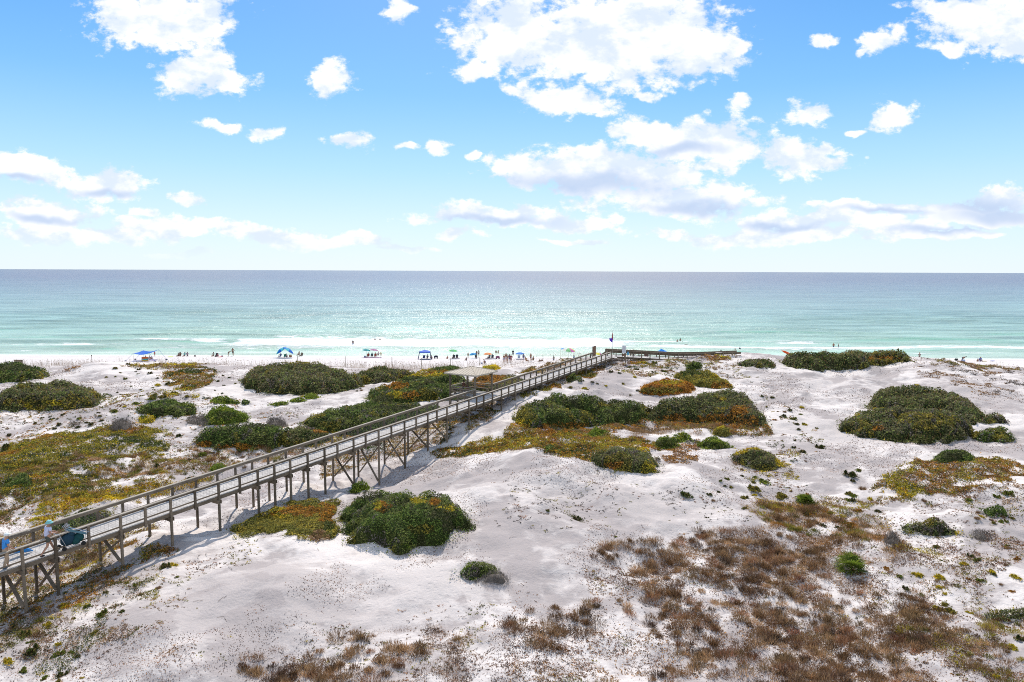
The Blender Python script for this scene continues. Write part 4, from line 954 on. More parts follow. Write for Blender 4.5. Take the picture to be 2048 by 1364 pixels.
carpet('dry_grass', 'brown dry grass in ragged clumps over the near right hollow', [
 ([(1150,1110),(1240,1080),(1330,1082),(1400,1060),(1480,1052),(1600,1072),(1650,1095),(1740,1170),(1820,1200),(1910,1245),(1890,1390),(1180,1390),(1330,1310),(1300,1250),(1180,1270),(1130,1225),(1230,1190),(1300,1165),(1170,1140)], ['brown','brown','litter','brown','brown'], 110, 0.43, 0.085, 0.17),
 ([(300,1390),(360,1345),(500,1305),(650,1278),(800,1255),(900,1245),(1100,1215),(1220,1235),(1190,1290),(990,1315),(960,1390)], ['brown','litter','brown'], 90, 0.455, 0.085, 0.14),
 ([(1480,1005),(1700,1015),(1820,1070),(1780,1150),(1640,1090),(1500,1050)], ['brown','rust','brown'], 150, 0.44, 0.085, 0.19),
 ([(-60,1060),(240,1030),(330,1060),(260,1130),(-60,1190)], ['tan','brown'], 90, 0.44, 0.08, 0.18),
 ([(1740,1190),(2080,1160),(2080,1390),(1860,1390)], ['brown','litter'], 130, 0.50, 0.08, 0.16),
 ([(1200,845),(1540,850),(1540,870),(1240,870)], ['brown','tan'], 60, 0.44, 0.12, 0.35),
 ([(-60,930),(250,900),(620,890),(640,905),(300,975),(-60,1050)], ['brown','tan'], 50, 0.46, 0.085, 0.2),
 ([(880,900),(1300,860),(1320,890),(900,915)], ['brown','tan'], 50, 0.44, 0.10, 0.22),
], 'blade', STRAW)
# sea oats on the beach side of the dunes
def sea_oats():
    parts = []
    for (u0, u1, y0, y1, n) in ((185, 480, 112, 124, 420), (470, 1060, 112, 126, 700), (0, 200, 111, 122, 350), (60, 1060, 108, 120, 420), (700, 900, 108, 116, 250), (1000, 1210, 100, 108, 80), (1870, 2040, 104, 112, 80)):
        for _ in range(n):
            u = random.uniform(u0, u1); Y = random.uniform(y0, y1); p = at_y(u, Y)
            if vnoise(p[0], p[1], 3.0, 6) < 0.35: continue
            parts.append(p)
    P = np.array(parts); m = 2
    Q = np.repeat(P, m, 0) + rng.normal(size=(len(P) * m, 3)) * (0.15, 0.15, 0)
    V, F_ = blades(Q, 1.0, 0.020, 0.32, az=2.6)
    c = pick('tan', Q[:, 0], Q[:, 1]) * 0.8
    T = V.reshape(-1, 4, 3)[:, 2]
    V2, F2 = quads(T, 0.09)
    Qs = np.repeat(P, 4, 0) + rng.normal(size=(len(P) * 4, 3)) * (0.3, 0.3, 0)
    V3, F3 = blades(Qs, 0.30, 0.02, 0.7)
    V, F_, Cc = join([(V, F_, c), (V2, F2, c), (V3, F3, pick('tan', Qs[:, 0], Qs[:, 1]) * 0.9)])
    tag(link('sea_oats', np_mesh('sea_oats', V, F_, STRAW, Cc)), 'thin tan sea oats stalks along the beach side of the dunes', None, None, 'stuff')
sea_oats()
# leaf litter, bark flakes and twigs blown over the sand
def litter():
    n = 300000
    Y = 22 + (rng.random(n) ** 1.5) * 92; X = (rng.random(n) * 2 - 1) * Y * 0.82
    q = fbm(X, Y, 5.0, 4, 77) + 0.25 * (fbm(X, Y, 1.0, 2, 78) - 0.5)
    k = q > 0.46 + rng.random(n) ** 0.7 * 0.15
    X, Y = X[k], Y[k]
    P = np.stack([X, Y, hgt(X, Y) + 0.015], 1)
    V, F_ = quads(P, 0.00085 * Y + 0.012, 0.75)
    parts = [(V, F_, pick('litter', X, Y, 2.0) * 0.9)]
    # twigs lying on the sand
    tw = []
    for _ in range(500):
        y = 22 + random.random() ** 1.3 * 75; x = random.uniform(-0.8, 0.8) * y
        if fbm(np.array([x]), np.array([y]), 5.0, 4, 79)[0] < 0.5: continue
        a = random.uniform(0, 3.14); L = random.uniform(0.15, 0.6); w_ = 0.006 + 0.00012 * y
        px, py = x, y
        for s_ in range(3):
            a += random.uniform(-0.6, 0.6); qx, qy = px + math.cos(a) * L / 3, py + math.sin(a) * L / 3
            z0, z1 = float(hgt(px, py)) + 0.03, float(hgt(qx, qy)) + 0.03 + (0.05 if s_ == 1 else 0)
            nx_, ny_ = -math.sin(a) * w_, math.cos(a) * w_
            tw.append([(px - nx_, py - ny_, z0), (qx - nx_, qy - ny_, z1), (qx + nx_, qy + ny_, z1 + 0.01), (px + nx_, py + ny_, z0 + 0.01)])
            px, py = qx, qy
    V = np.array(tw).reshape(-1, 3)
    parts.append((V, np.arange(len(V)).reshape(-1, 4), np.ones((len(tw), 1)) * np.array([[0.10, 0.075, 0.06]])))
    V, F_, Cc = join(parts)
    tag(link('leaf_litter', np_mesh('leaf_litter', V, F_, TWIG, Cc)), 'brown leaf litter and twigs blown over the white sand', None, None, 'stuff')
litter()
# ---------------------------------------------------------------- solid building helpers
class MB:
    def __init__(s): s.v = []; s.f = []
    def add(s, vs, fs):
        o = len(s.v); s.v += [tuple(map(float, v)) for v in vs]; s.f += [tuple(i + o for i in f) for f in fs]
    def box(s, c, h, X=(1, 0, 0), Y=(0, 1, 0), Z=(0, 0, 1)):
        c, X, Y, Z = map(Vector, (c, X, Y, Z)); vs = []
        for dz in (-1, 1):
            for dx, dy in ((-1, -1), (1, -1), (1, 1), (-1, 1)):
                vs.append(c + X * h[0] * dx + Y * h[1] * dy + Z * h[2] * dz)
        s.add(vs, [(3, 2, 1, 0), (4, 5, 6, 7), (0, 1, 5, 4), (1, 2, 6, 5), (2, 3, 7, 6), (3, 0, 4, 7)])
    def beam(s, a, b, w, h, up=(0, 0, 1)):
        a, b = Vector(a), Vector(b); d = (b - a); L = d.length; d.normalize()
        sd = d.cross(Vector(up)); sd = sd.normalized() if sd.length > 1e-6 else Vector((1, 0, 0)); u = sd.cross(d).normalized()
        s.box((a + b) / 2, (L / 2, w / 2, h / 2), d, sd, u)
    def tube(s, pts, r, n=6):
        pts = [Vector(p) for p in pts]; rings = []
        r = r if isinstance(r, (list, tuple)) else [r] * len(pts)
        for i, p in enumerate(pts):
            d = (pts[min(i + 1, len(pts) - 1)] - pts[max(i - 1, 0)]).normalized()
            a = d.cross(Vector((0, 0, 1))); a = a.normalized() if a.length > 1e-3 else Vector((1, 0, 0)); b = d.cross(a).normalized()
            rings.append([p + (a * math.cos(t) + b * math.sin(t)) * r[i] for t in (k * 2 * math.pi / n for k in range(n))])
        vs = [v for q in rings for v in q]; fs = []
        for i in range(len(pts) - 1):
            for k in range(n): fs.append((i * n + k, i * n + (k + 1) % n, (i + 1) * n + (k + 1) % n, (i + 1) * n + k))
        fs.append(tuple(range(n))[::-1]); fs.append(tuple((len(pts) - 1) * n + k for k in range(n)))
        s.add(vs, fs)
    def ball(s, c, r, n=10, m=6, sz=(1, 1, 1)):
        vs, fs = [], []
        for j in range(m + 1):
            t = math.pi * j / m
            for i in range(n): a = 2 * math.pi * i / n; vs.append((c[0] + r * sz[0] * math.sin(t) * math.cos(a), c[1] + r * sz[1] * math.sin(t) * math.sin(a), c[2] + r * sz[2] * math.cos(t)))
        for j in range(m):
            for i in range(n): fs.append((j * n + i, (j + 1) * n + i, (j + 1) * n + (i + 1) % n, j * n + (i + 1) % n))
        s.add(vs, fs)
    def build(s, name, mat, parent=None, smooth=False, loc=None):
        me = bpy.data.meshes.new(name); me.from_pydata(s.v, [], s.f); me.update()
        if smooth: me.polygons.foreach_set('use_smooth', [True] * len(me.polygons))
        if mat: me.materials.append(mat)
        o = link(name, me, parent)
        if loc is not None: o.location = loc
        return o
def wood(name, c1, c2, sc_=(2, 30, 30), rough=0.85, plank=False):
    m = bpy.data.materials.new(name); m.use_nodes = True; t = NT(m.node_tree); b = t.n['Principled BSDF']
    b.inputs['Roughness'].default_value = rough; b.inputs['Specular IOR Level'].default_value = 0.15
    co = t.node('ShaderNodeTexCoord').outputs['Object']
    g_ = t.noise(t.vmath('MULTIPLY', co, sc_), 1.0, 4, 0.65)
    w_ = t.noise(co, 1.3, 4, 0.6)
    f = t.math('ADD', t.math('MULTIPLY', g_, 0.6), t.math('MULTIPLY', w_, 0.4))
    oi = t.node('ShaderNodeObjectInfo').outputs['Random']; f = t.math('ADD', f, t.math('MULTIPLY', t.math('SUBTRACT', oi, 0.5), 0.22))
    if plank:
        sx_ = t.node('ShaderNodeSeparateXYZ'); t.l.new(co, sx_.inputs[0]); wn = t.node('ShaderNodeTexWhiteNoise', noise_dimensions='1D'); t.l.new(t.math('FLOOR', t.math('DIVIDE', sx_.outputs[0], 0.15)), wn.inputs['W']); f = t.math('ADD', f, t.math('MULTIPLY', t.math('SUBTRACT', wn.outputs['Value'], 0.5), 0.35))
    c = t.mix(t.mr(f, 0.38, 0.62, 0, 1), (*c1, 1), (*c2, 1))
    t.l.new(c, b.inputs['Base Color'])
    return m
WOODM = wood('weathered_wood', (0.10, 0.078, 0.055), (0.24, 0.19, 0.14))
RAILM = wood('weathered_rail', (0.22, 0.185, 0.145), (0.40, 0.35, 0.285))
DECKM = wood('grey_deck_boards', (0.46, 0.43, 0.40), (0.60, 0.57, 0.53), (8, 1.2, 8), plank=True)
ROOFM = wood('tan_roof', (0.44, 0.375, 0.295), (0.53, 0.46, 0.37), (3, 3, 3))
WIREM = simple('galvanised_wire', (0.14, 0.14, 0.14), 0.5, 0.1)
WB = 2.1            # width between the rails

# ---------------------------------------------------------------- the long boardwalk
RZ = math.atan2(WDIR[1], WDIR[0])
S0 = -7.0
bw = empty('boardwalk', (float(R0[0]), float(R0[1]), 0.0), RZ, 'long weathered wooden boardwalk on posts climbing over the dunes to the beach', 'boardwalk')
def wpos(s, y=0.0, z=0.0):
    p = R0 + WDIR * s + WPER * y
    return np.array([p[0], p[1], z])
def railz(s): return float(R0[2] + WSL * s)
def deckz(s): return railz(s) - 0.87
def s_of(u):
    Z = zi(u)[1]; p = pd(u, 700, Z)
    return float((p[:2] - R0[:2]) @ WDIR[:2])
POSTS = [-75, 2, 72, 142, 209, 261, 314, 365, 414, 458, 495.5, 530, 563, 599, 634, 660.6, 694, 719, 745.6, 772, 799, 823, 846.7, 865.5, 886.2, 907, 931, 947, 961.6, 979.4, 997.7, 1012.4, 1025.6, 1040.8, 1055.3, 1067.6, 1080, 1092, 1103.5, 1115, 1126, 1138.7, 1151, 1160.5, 1170.5, 1181, 1191, 1201, 1210, 1221]
SHORT = {142, 261, 365, 458, 660.6, 719, 772, 823, 865.5, 907, 947, 979.4, 1012.4, 1040.8, 1067.6, 1092, 1115, 1138.7, 1160.5, 1181, 1201}
GZ0, GZ1 = 42.2, 45.4
s_end = WLEN + 0.06
m = MB(); s = S0; k = 0
while s < s_end + 2.0:
    w_ = 0.138
    m.box((s + w_ / 2, WB / 2, deckz(s) - 0.02 + random.uniform(-0.003, 0.003)), (w_ / 2, WB / 2 + 0.02 + random.uniform(-0.01, 0.01), 0.02), (1, 0, WSL))
    s += 0.15; k += 1
m.build('deck', DECKM, bw)
def span(a, b, y, dz0, w_, h_, mat, name):
    m = MB(); s = a
    while s < b - 0.1:                       # butted lengths of timber
        e = min(s + 3.66, b)
        m.beam((s + 0.004, y, railz(s) + dz0 + random.uniform(-0.006, 0.006)), (e - 0.004, y, railz(e) + dz0), w_, h_)
        s = e
    return m.build(name, mat, bw)
span(S0, s_end, -0.02, 0.0, 0.18, 0.045, RAILM, 'rail_cap')
span(S0, GZ0 - 0.1, WB + 0.02, 0.0, 0.18, 0.045, RAILM, 'rail_cap')
span(GZ1 + 0.1, s_end - 1.2, WB + 0.02, 0.0, 0.18, 0.045, RAILM, 'rail_cap')
for y in (0.055, WB - 0.055):
    for (a, b) in (((S0, s_end),) if y < 1 else ((S0, GZ0 - .1), (GZ1 + .1, s_end - 1.2))):
        span(a, b, y, -0.105, 0.038, 0.14, WOODM, 'top_board')
        span(a, b, y, -0.73, 0.038, 0.08, WOODM, 'kick_board')
for y in (-0.01, WB + 0.01):
    span(S0, s_end + 1.9, y, -0.87 - 0.04 - 0.115, 0.05, 0.22, WOODM, 'stringer')
span(S0, s_end, WB / 2, -0.87 - 0.04 - 0.115, 0.05, 0.20, WOODM, 'stringer')
for y, (a, b) in ((0.03, (S0, s_end)), (WB - 0.03, (S0, GZ0 - .1)), (WB - 0.03, (GZ1 + .1, s_end - 1.2))):
    m = MB()
    for q in range(5):
        dz = -0.25 - q * 0.09
        m.beam((a, y, railz(a) + dz), (b, y, railz(b) + dz), 0.005, 0.005)
    s = a
    while s < b: m.beam((s, y, railz(s) - 0.68), (s, y, railz(s) - 0.2), 0.005, 0.005, (1, 0, 0)); s += 0.2
    m.build('wire_mesh', WIREM, bw)
for i, u in enumerate(POSTS):
    s = s_of(u); tall = u not in SHORT
    for y, side in ((-0.105, 0), (WB + 0.105, 1)):
        if side and (GZ0 + 0.2 < s < GZ1 - 0.2 or s > s_end - 0.8): continue
        zt = railz(s) - 0.028 if tall or side else railz(s) - 0.03
        p = wpos(s, y); zb = float(hgt(p[0], p[1])) - 0.3 if tall else deckz(s) - 0.34
        m = MB(); m.box((s, y, (zt + zb) / 2), (0.06, 0.06, (zt - zb) / 2)); m.build('post', WOODM, bw)
    if tall:
        m = MB(); z = deckz(s) - 0.27 - 0.11
        for dx in (-0.1, 0.1): m.beam((s + dx, -0.22, z), (s + dx, WB + 0.22, z), 0.05, 0.24)
        m.build('cross_beam', WOODM, bw)
        if u in (2, 72, 209, 694, 745.6, 799, 846.7, 886.2):
            g0 = wpos(s, -0.1); g1 = wpos(s, WB + 0.1); z0 = float(hgt(g0[0], g0[1])); z1 = float(hgt(g1[0], g1[1])); zt = deckz(s) - 0.46
            m = MB()
            m.beam((s - 0.1, -0.1, z0 + 0.35), (s - 0.1, WB + 0.1, zt), 0.05, 0.17, (1, 0, 0))
            m.beam((s + 0.1, -0.1, zt), (s + 0.1, WB + 0.1, z1 + 0.35), 0.05, 0.17, (1, 0, 0))
            m.build('cross_brace', WOODM, bw)
# ---------------------------------------------------------------- pavilion beside it
GW = GZ1 - GZ0; dz_ = deckz((GZ0 + GZ1) / 2)
gz = empty('pavilion', tuple(wpos(GZ0, WB + 0.11, 0)), RZ, 'open square shade pavilion with tan ribbed hip roof beside the boardwalk', 'pavilion')
m = MB(); x = 0.05
while x < GW: m.box((x, GW / 2 + 0.08, dz_ - 0.02), (0.068, GW / 2 + 0.04, 0.02)); x += 0.15
m.build('floor', DECKM, gz)
m = MB()
for a, b in (((0, 0.1), (0, GW + .1)), ((GW, 0.1), (GW, GW + .1)), ((0, GW + .1), (GW, GW + .1))): m.beam((*a, dz_ - 0.17), (*b, dz_ - 0.17), 0.05, 0.25)
m.build('floor_frame', WOODM, gz)
RH = 2.34
for x, y in ((0, 0), (GW, 0), (0, GW), (GW, GW)):
    p = wpos(GZ0 + x, WB + 0.11 + y); zb = float(hgt(p[0], p[1])) - 0.3
    m = MB(); m.box((x, y, (dz_ + RH + zb) / 2), (0.085, 0.085, (dz_ + RH - zb) / 2)); m.build('post', WOODM, gz)
m = MB(); h_ = dz_ + RH - 0.12
for a, b in (((-.1, -.06), (GW + .1, -.06)), ((-.1, GW + .06), (GW + .1, GW + .06)), ((-.06, 0), (-.06, GW)), ((GW + .06, 0), (GW + .06, GW))): m.beam((*a, h_), (*b, h_), 0.06, 0.2)
m.build('eave_beam', WOODM, gz)
for nm, z, w_, hh_ in (('rail_cap', 0.87, 0.16, 0.045), ('middle_rail', 0.64, 0.04, 0.13), ('lower_rail', 0.34, 0.04, 0.13)):
    m = MB()
    for a, b in (((0, 0.1), (0, GW)), ((0, GW), (GW, GW)), ((GW, GW), (GW, 0.1))): m.beam((*a, dz_ + z), (*b, dz_ + z), w_, hh_)
    m.build(nm, RAILM if z == 0.87 else WOODM, gz)
m = MB()
for a, b in (((0.35, 0.2), (0.35, GW - .2)), ((0.2, GW - .35), (GW - .2, GW - .35)), ((GW - .35, GW - .2), (GW - .35, 0.2))): m.beam((*a, dz_ + 0.45), (*b, dz_ + 0.45), 0.36, 0.045)
for x, y in ((.35, .4), (.35, GW - .4), (GW / 2, GW - .35), (GW - .35, GW - .4), (GW - .35, .4)): m.box((x, y, dz_ + 0.21), (0.05, 0.12, 0.21))
m.build('bench', WOODM, gz)
ov = 0.47; e0, e1, ez, pk = -ov, GW + ov, dz_ + RH - 0.02, dz_ + RH + 0.56; cx_ = GW / 2
rf = MB()
A_ = [(e0, e0), (e1, e0), (e1, e1), (e0, e1)]
rf.add([(*a, ez) for a in A_] + [(cx_, cx_, pk)] + [(*a, ez - 0.14) for a in A_] + [(cx_, cx_, pk - 0.16)],
       [(0, 1, 4), (1, 2, 4), (2, 3, 4), (3, 0, 4), (5, 6, 1, 0), (6, 7, 2, 1), (7, 8, 3, 2), (8, 5, 0, 3), (6, 5, 9), (7, 6, 9), (8, 7, 9), (5, 8, 9)])
roof = rf.build('roof', ROOFM, gz)
rb = MB()
for side in range(4):
    a, b = Vector((*A_[side], ez)), Vector((*A_[(side + 1) % 4], ez)); c = Vector((cx_, cx_, pk))
    for q in range(1, 12):
        t_ = q / 12; st_ = a.lerp(b, t_); f_ = 1 - abs(2 * t_ - 1)      # seam runs straight up the slope to the hip
        mid = a.lerp(b, 0.5); up_ = (c - mid)
        en = st_ + up_ * f_
        rb.beam(st_ + Vector((0, 0, 0.012)), en + Vector((0, 0, 0.006)), 0.03, 0.02)
    rb.beam(a + Vector((0, 0, 0.02)), c + Vector((0, 0, 0.02)), 0.08, 0.04)
rb.build('roof_seams', ROOFM, roof)

# ---------------------------------------------------------------- second boardwalk behind the crest
Lx = R1[:2] + WDIR[:2] * 1.0
def at_uvY(u, v, Y):
    d = raydir(float(u), float(v)); t = Y / d[1]
    return Vector((d[0] * t, Y, CAM_H + d[2] * t))
b2 = empty('boardwalk', (float(R1[0]), float(R1[1]), 0), 0, 'dark railed boardwalk running right behind the dune crest against the surf', 'boardwalk')
o2 = Vector((float(R1[0]), float(R1[1]), 0))
# a turning platform joins the two
line = [at_uvY(1215, 700.3, 98.0), at_uvY(1300, 704.6, 98.6), at_uvY(1356, 707.6, 99.2), at_uvY(1410, 707.0, 99.8), at_uvY(1482, 704.2, 100.4)]
line = [p - o2 for p in line]
back = Vector((0, 1.9, 0))
for off in (Vector((0, 0, 0)), back):
    for nm, dz, w_, hh_, mt in (('rail_cap', 0, 0.16, 0.045, WOODM), ('top_board', -0.15, 0.04, 0.24, WOODM), ('middle_rail', -0.52, 0.04, 0.09, WOODM), ('stringer', -1.03, 0.05, 0.26, WOODM)):
        m = MB()
        for a, b in zip(line, line[1:]): m.beam(a + off + Vector((0, 0, dz)), b + off + Vector((0, 0, dz)), w_, hh_)
        m.build(nm, mt, b2)
m = MB()
for a, b in zip(line, line[1:]):
    n = int((b - a).length / 0.15)
    for q in range(n):
        c = a.lerp(b, (q + .5) / n) + back / 2; m.box((c.x, c.y, c.z - 0.87), (0.068, 0.98, 0.02))
m.box((-0.25, 2.0, deckz(s_end) - 0.022), (1.3, 1.5, 0.018))
m.build('deck', DECKM, b2)
tot = 0
for a, b in zip(line, line[1:]):
    L = (b - a).length; n = max(1, round(L / 1.35))
    for q in range(n):
        for off in (Vector((0, -0.09, 0)), back + Vector((0, 0.09, 0))):
            c = a.lerp(b, q / n) + off; g_ = float(hgt(c.x + o2.x, c.y + o2.y)) - 0.3; zt = c.z - 0.03
            m = MB(); m.box((c.x, c.y, (zt + g_) / 2), (0.065, 0.065, (zt - g_) / 2)); m.build('post', WOODM, b2)
# stair rail going down to the beach on the far side of the platform
m = MB(); a = line[0]; m.beam(a, a + Vector((-3.2, 6.5, -3.6)), 0.14, 0.05); m.beam(a + Vector((0, 0, -.15)), a + Vector((-3.2, 6.5, -3.75)), 0.04, 0.2)
m.build('stair_rail', WOODM, b2)

# ---------------------------------------------------------------- signs, flags, posts
def thing_at(name, P, rz, label, cat, group=None): return empty(name, tuple(map(float, P)), rz, label, cat, group)
WHITE = simple('white_painted_board', (0.70, 0.71, 0.74), 0.5, 0.05)
GREYT = simple('grey_print', (0.45, 0.47, 0.52), 0.6, 0.05)
BLUE = simple('blue_paint', (0.06, 0.32, 0.55), 0.5, 0.05)
BROWNS = simple('brown_board', (0.20, 0.12, 0.08), 0.8, 0.2)
PURPLE = simple('purple_cloth', (0.10, 0.03, 0.45), 0.7, 0.1)
RED = simple('red_cloth', (0.42, 0.03, 0.02), 0.7, 0.1)
POLE = simple('grey_metal_pole', (0.32, 0.30, 0.28), 0.4, 0.1, metallic=0.6)
# big brown board on the far rail near the end
sB = min(np.arange(60, 78, 0.1), key=lambda q: abs(project(wpos(q, WB + 0.2, 8.8))[0] - 1188.5))
pB = wpos(sB, WB + 0.22); zb = deckz(sB)
t = thing_at('board_sign', (pB[0], pB[1], zb - 0.46), RZ - R(20), 'tall brown plank board seen from behind on the far rail near the boardwalk end', 'sign')
m = MB()
for q in range(4): m.box((-0.27 + q * 0.175, 0, 1.35 + (0.05 if q > 1 else -0.02)), (0.085, 0.02, 0.72))
m.build('panel', BROWNS, t)
for x in (-0.22, 0.22): m = MB(); m.box((x, 0.06, 0.85), (0.045, 0.035, 0.95)); m.build('post', WOODM, t)
m = MB(); m.beam((-0.9, -0.1, 0.35), (-0.3, 0, 1.25), 0.06, 0.08); m.build('brace', WOODM, t)
# flagpole
pF = at_uvY(1224.3, 724, float(R1[1]) + 0.1); gzF = float(hgt(pF.x, pF.y))
t = thing_at('flagpole', (pF.x, pF.y, gzF), 0, 'thin beach warning flagpole with red and purple flags at the boardwalk end', 'flagpole')
topz = at_uvY(1224.3, 661.5, pF.y).z - gzF
m = MB(); m.tube([(0, 0, -0.3), (0, 0, topz)], [0.028, 0.016], 8); m.ball((0, 0, topz), 0.035); m.build('pole', POLE, t)
def cloth(pts, th=0.02):
    m = MB(); n = len(pts); m.add([(x, y - th / 2, z) for x, y, z in pts] + [(x, y + th / 2, z) for x, y, z in pts],
        [tuple(range(n)), tuple(range(2 * n - 1, n - 1, -1))] + [((i + 1) % n, i, n + i, n + (i + 1) % n) for i in range(n)]); return m
hz_ = lambda v: at_uvY(1224.3, v, pF.y).z - gzF
px_ = pF.y / FPX
cloth([(-0.01, 0.02, hz_(664)), (0.03, 0.03, hz_(668)), (0.05, 0.0, hz_(675)), (0.08, 0.03, hz_(679)), (-0.02, 0.0, hz_(680)), (-0.13, 0.03, hz_(677)), (-0.08, 0.05, hz_(670))], 0.05).build('red_flag', RED, t)
cloth([(-0.52, 0.05, hz_(676)), (-0.40, -0.02, hz_(676.8)), (-0.22, 0.05, hz_(676.3)), (0.0, 0, hz_(676.5)), (0.0, 0, hz_(684.3)), (-0.2, -0.04, hz_(684)), (-0.33, 0.04, hz_(682)), (-0.42, 0.06, hz_(679.5))], 0.04).build('purple_flag', PURPLE, t)
# white notice board and small blue sign
pW = ground(1247.5, 727.0)
t = thing_at('notice_board', pW, R(14), 'white notice board on two posts on the crest beside the flagpole', 'sign')
zs = lambda v, y=pW[1]: at_uvY(1247.5, v, y).z - pW[2]
for x in (-0.24, 0.27): m = MB(); m.box((x, 0.05, zs(697) / 2 - 0.1), (0.045, 0.04, zs(697) / 2 + 0.15)); m.build('post', WOODM, t)
z0, z1 = zs(706.5), zs(691)
m = MB(); m.box((0, 0, (z0 + z1) / 2), (0.29, 0.015, (z1 - z0) / 2)); pn = m.build('panel', WHITE, t)
m = MB()
for q in range(6): m.box((random.uniform(-0.03, 0.02), -0.019, z1 - 0.12 - q * (z1 - z0 - 0.2) / 6), (0.2, 0.003, 0.018))
m.build('print', GREYT, pn)
m = MB(); m.box((0, 0, zs(709.8)), (0.22, 0.014, 0.17)); m.build('lower_panel', BROWNS, t)
pS = ground(1255.5, 727.5)
t = thing_at('small_sign', pS, R(8), 'small blue sign on a thin post right of the white notice board', 'sign')
zs2 = lambda v: at_uvY(1255.5, v, pS[1]).z - pS[2]
m = MB(); m.box((0, 0.03, zs2(704) / 2 - 0.1), (0.035, 0.03, zs2(704) / 2 + 0.1)); m.build('post', WOODM, t)
m = MB(); m.box((0, -0.01, (zs2(703.5) + zs2(710) ) / 2), (0.11, 0.012, (zs2(703.5) - zs2(710)) / 2)); m.build('panel', BLUE, t)
# wooden panel standing behind the left thicket
pL = at_y(35, 113.0); vz = at_uvY(35, 720.0, 113.0).z - pL[2]
t = thing_at('wooden_sign', pL, R(-4), 'low brown wooden sign with a dark cap rising behind the left thicket', 'sign')
m = MB(); m.box((0, 0, vz - 0.35), (0.72, 0.03, 0.32)); m.build('panel', simple('pale_brown_board', (0.32, 0.24, 0.19), 0.8, 0.15), t)
m = MB(); m.box((0, 0, vz - 0.02), (0.78, 0.09, 0.05)); m.build('cap', WOODM, t)
for x in (-0.66, 0.66): m = MB(); m.box((x, 0.06, vz / 2 - 0.2), (0.05, 0.04, vz / 2 + 0.1)); m.build('post', WOODM, t)
for n_, (u, vt, vb, wh) in enumerate([(594.5, 711, 720, 'rising behind the longest thicket'), (690, 711.5, 729, 'tallest and leftmost one on the open beach edge'), (783.5, 714, 728.5, 'beside a dead twig bush'), (842.5, 716, 728, 'in front of the square blue canopy'), (901, 716.5, 728, 'in front of the green umbrella'), (959.5, 715, 728, 'beside the crouching person in white')]):
    p = at_y(u, 116.5); h_ = (vb - vt) * 116.5 / FPX
    zt = at_uvY(u, vt, 116.5).z - p[2]
    m = MB(); m.tube([(0, 0, -0.3), (0.01, 0, zt)], [0.055, 0.05], 8); o = m.build('fence_post', RAILM, None, True, p)
    tag(o, 'wooden fence post ' + wh, 'post', 'fence posts along the beach edge')
p = at_y(182.3, 104.0); m = MB(); zt = at_uvY(182.3, 710, 104).z - p[2]
m.tube([(0, 0, -.2), (0, 0, zt)], 0.03); m.box((0, 0, zt - 0.08), (0.06, 0.02, 0.09))
tag(m.build('marker_post', WOODM, None, False, p), 'thin dark marker post on top of the left sand hill', 'post')
p = at_y(1121.5, 138.0); m = MB(); m.tube([(0, 0, -.2), (0, 0, at_uvY(1121.5, 697, 138).z - p[2])], 0.035)
tag(m.build('beach_pole', simple('pale_pole', (0.55, 0.53, 0.38), 0.6, 0.1), None, False, p), 'tall thin pale pole left of the rainbow umbrella', 'pole')
# ---------------------------------------------------------------- people
MATC = {}
def cmat(c, rough=0.7):
    k = tuple(round(x, 3) for x in c)
    if k not in MATC: MATC[k] = simple('cloth_%d' % len(MATC), c, rough, 0.1, 14.0, 0.2)
    return MATC[k]
SKIN = simple('skin', (0.42, 0.23, 0.15), 0.55, 0.08, 9.0)
TAN = simple('tanned_skin', (0.28, 0.135, 0.08), 0.55, 0.08, 9.0)
HAIRD = simple('dark_hair', (0.03, 0.02, 0.015), 0.6, 0.2)
HAIRB = simple('fair_hair', (0.30, 0.20, 0.10), 0.6, 0.2)
BASE = dict(pel=(0, 0, .95), spi=(0, 0, 1.14), che=(0, 0, 1.34), nek=(0, -.005, 1.47), hd0=(0, .005, 1.545), hd1=(0, .015, 1.63), hd2=(0, 0, 1.69),
 shL=(-.175, 0, 1.40), elL=(-.22, -.03, 1.13), wrL=(-.23, .05, .90), haL=(-.23, .07, .84), shR=(.175, 0, 1.40), elR=(.22, -.03, 1.13), wrR=(.23, .05, .90), haR=(.23, .07, .84),
 hiL=(-.095, 0, .89), knL=(-.10, .02, .49), anL=(-.10, -.03, .09), toL=(-.12, .14, .035), hiR=(.095, 0, .89), knR=(.10, .02, .49), anR=(.10, -.03, .09), toR=(.12, .14, .035))
RAD = dict(pel=.135, spi=.12, che=.14, nek=.055, hd0=.075, hd1=.098, hd2=.075, sh=.066, el=.043, wr=.029, ha=.04, hi=.095, kn=.058, an=.038, to=.03)
EDG = ['pel-spi', 'spi-che', 'che-nek', 'nek-hd0', 'hd0-hd1', 'hd1-hd2', 'che-shL', 'shL-elL', 'elL-wrL', 'wrL-haL', 'che-shR', 'shR-elR', 'elR-wrR', 'wrR-haR', 'pel-hiL', 'hiL-knL', 'knL-anL', 'anL-toL', 'pel-hiR', 'hiR-knR', 'knR-anR', 'anR-toR']
def pose(**kw):
    d = dict(BASE); d.update(kw); return d
def shift(d, names, v):
    for n in names: d[n] = tuple(a + b for a, b in zip(d[n], v))
    return d
UP = ['spi', 'che', 'nek', 'hd0', 'hd1', 'hd2', 'shL', 'elL', 'wrL', 'haL', 'shR', 'elR', 'wrR', 'haR']
def leanx(d, ang, names=UP):
    c, s_ = math.cos(ang), math.sin(ang); p = d['pel']; r = {}
    for n in names:
        x, y, z = (a - b for a, b in zip(d[n], p)); d[n] = (x + p[0], y * c + z * s_ + p[1], -y * s_ + z * c + p[2])
    return d
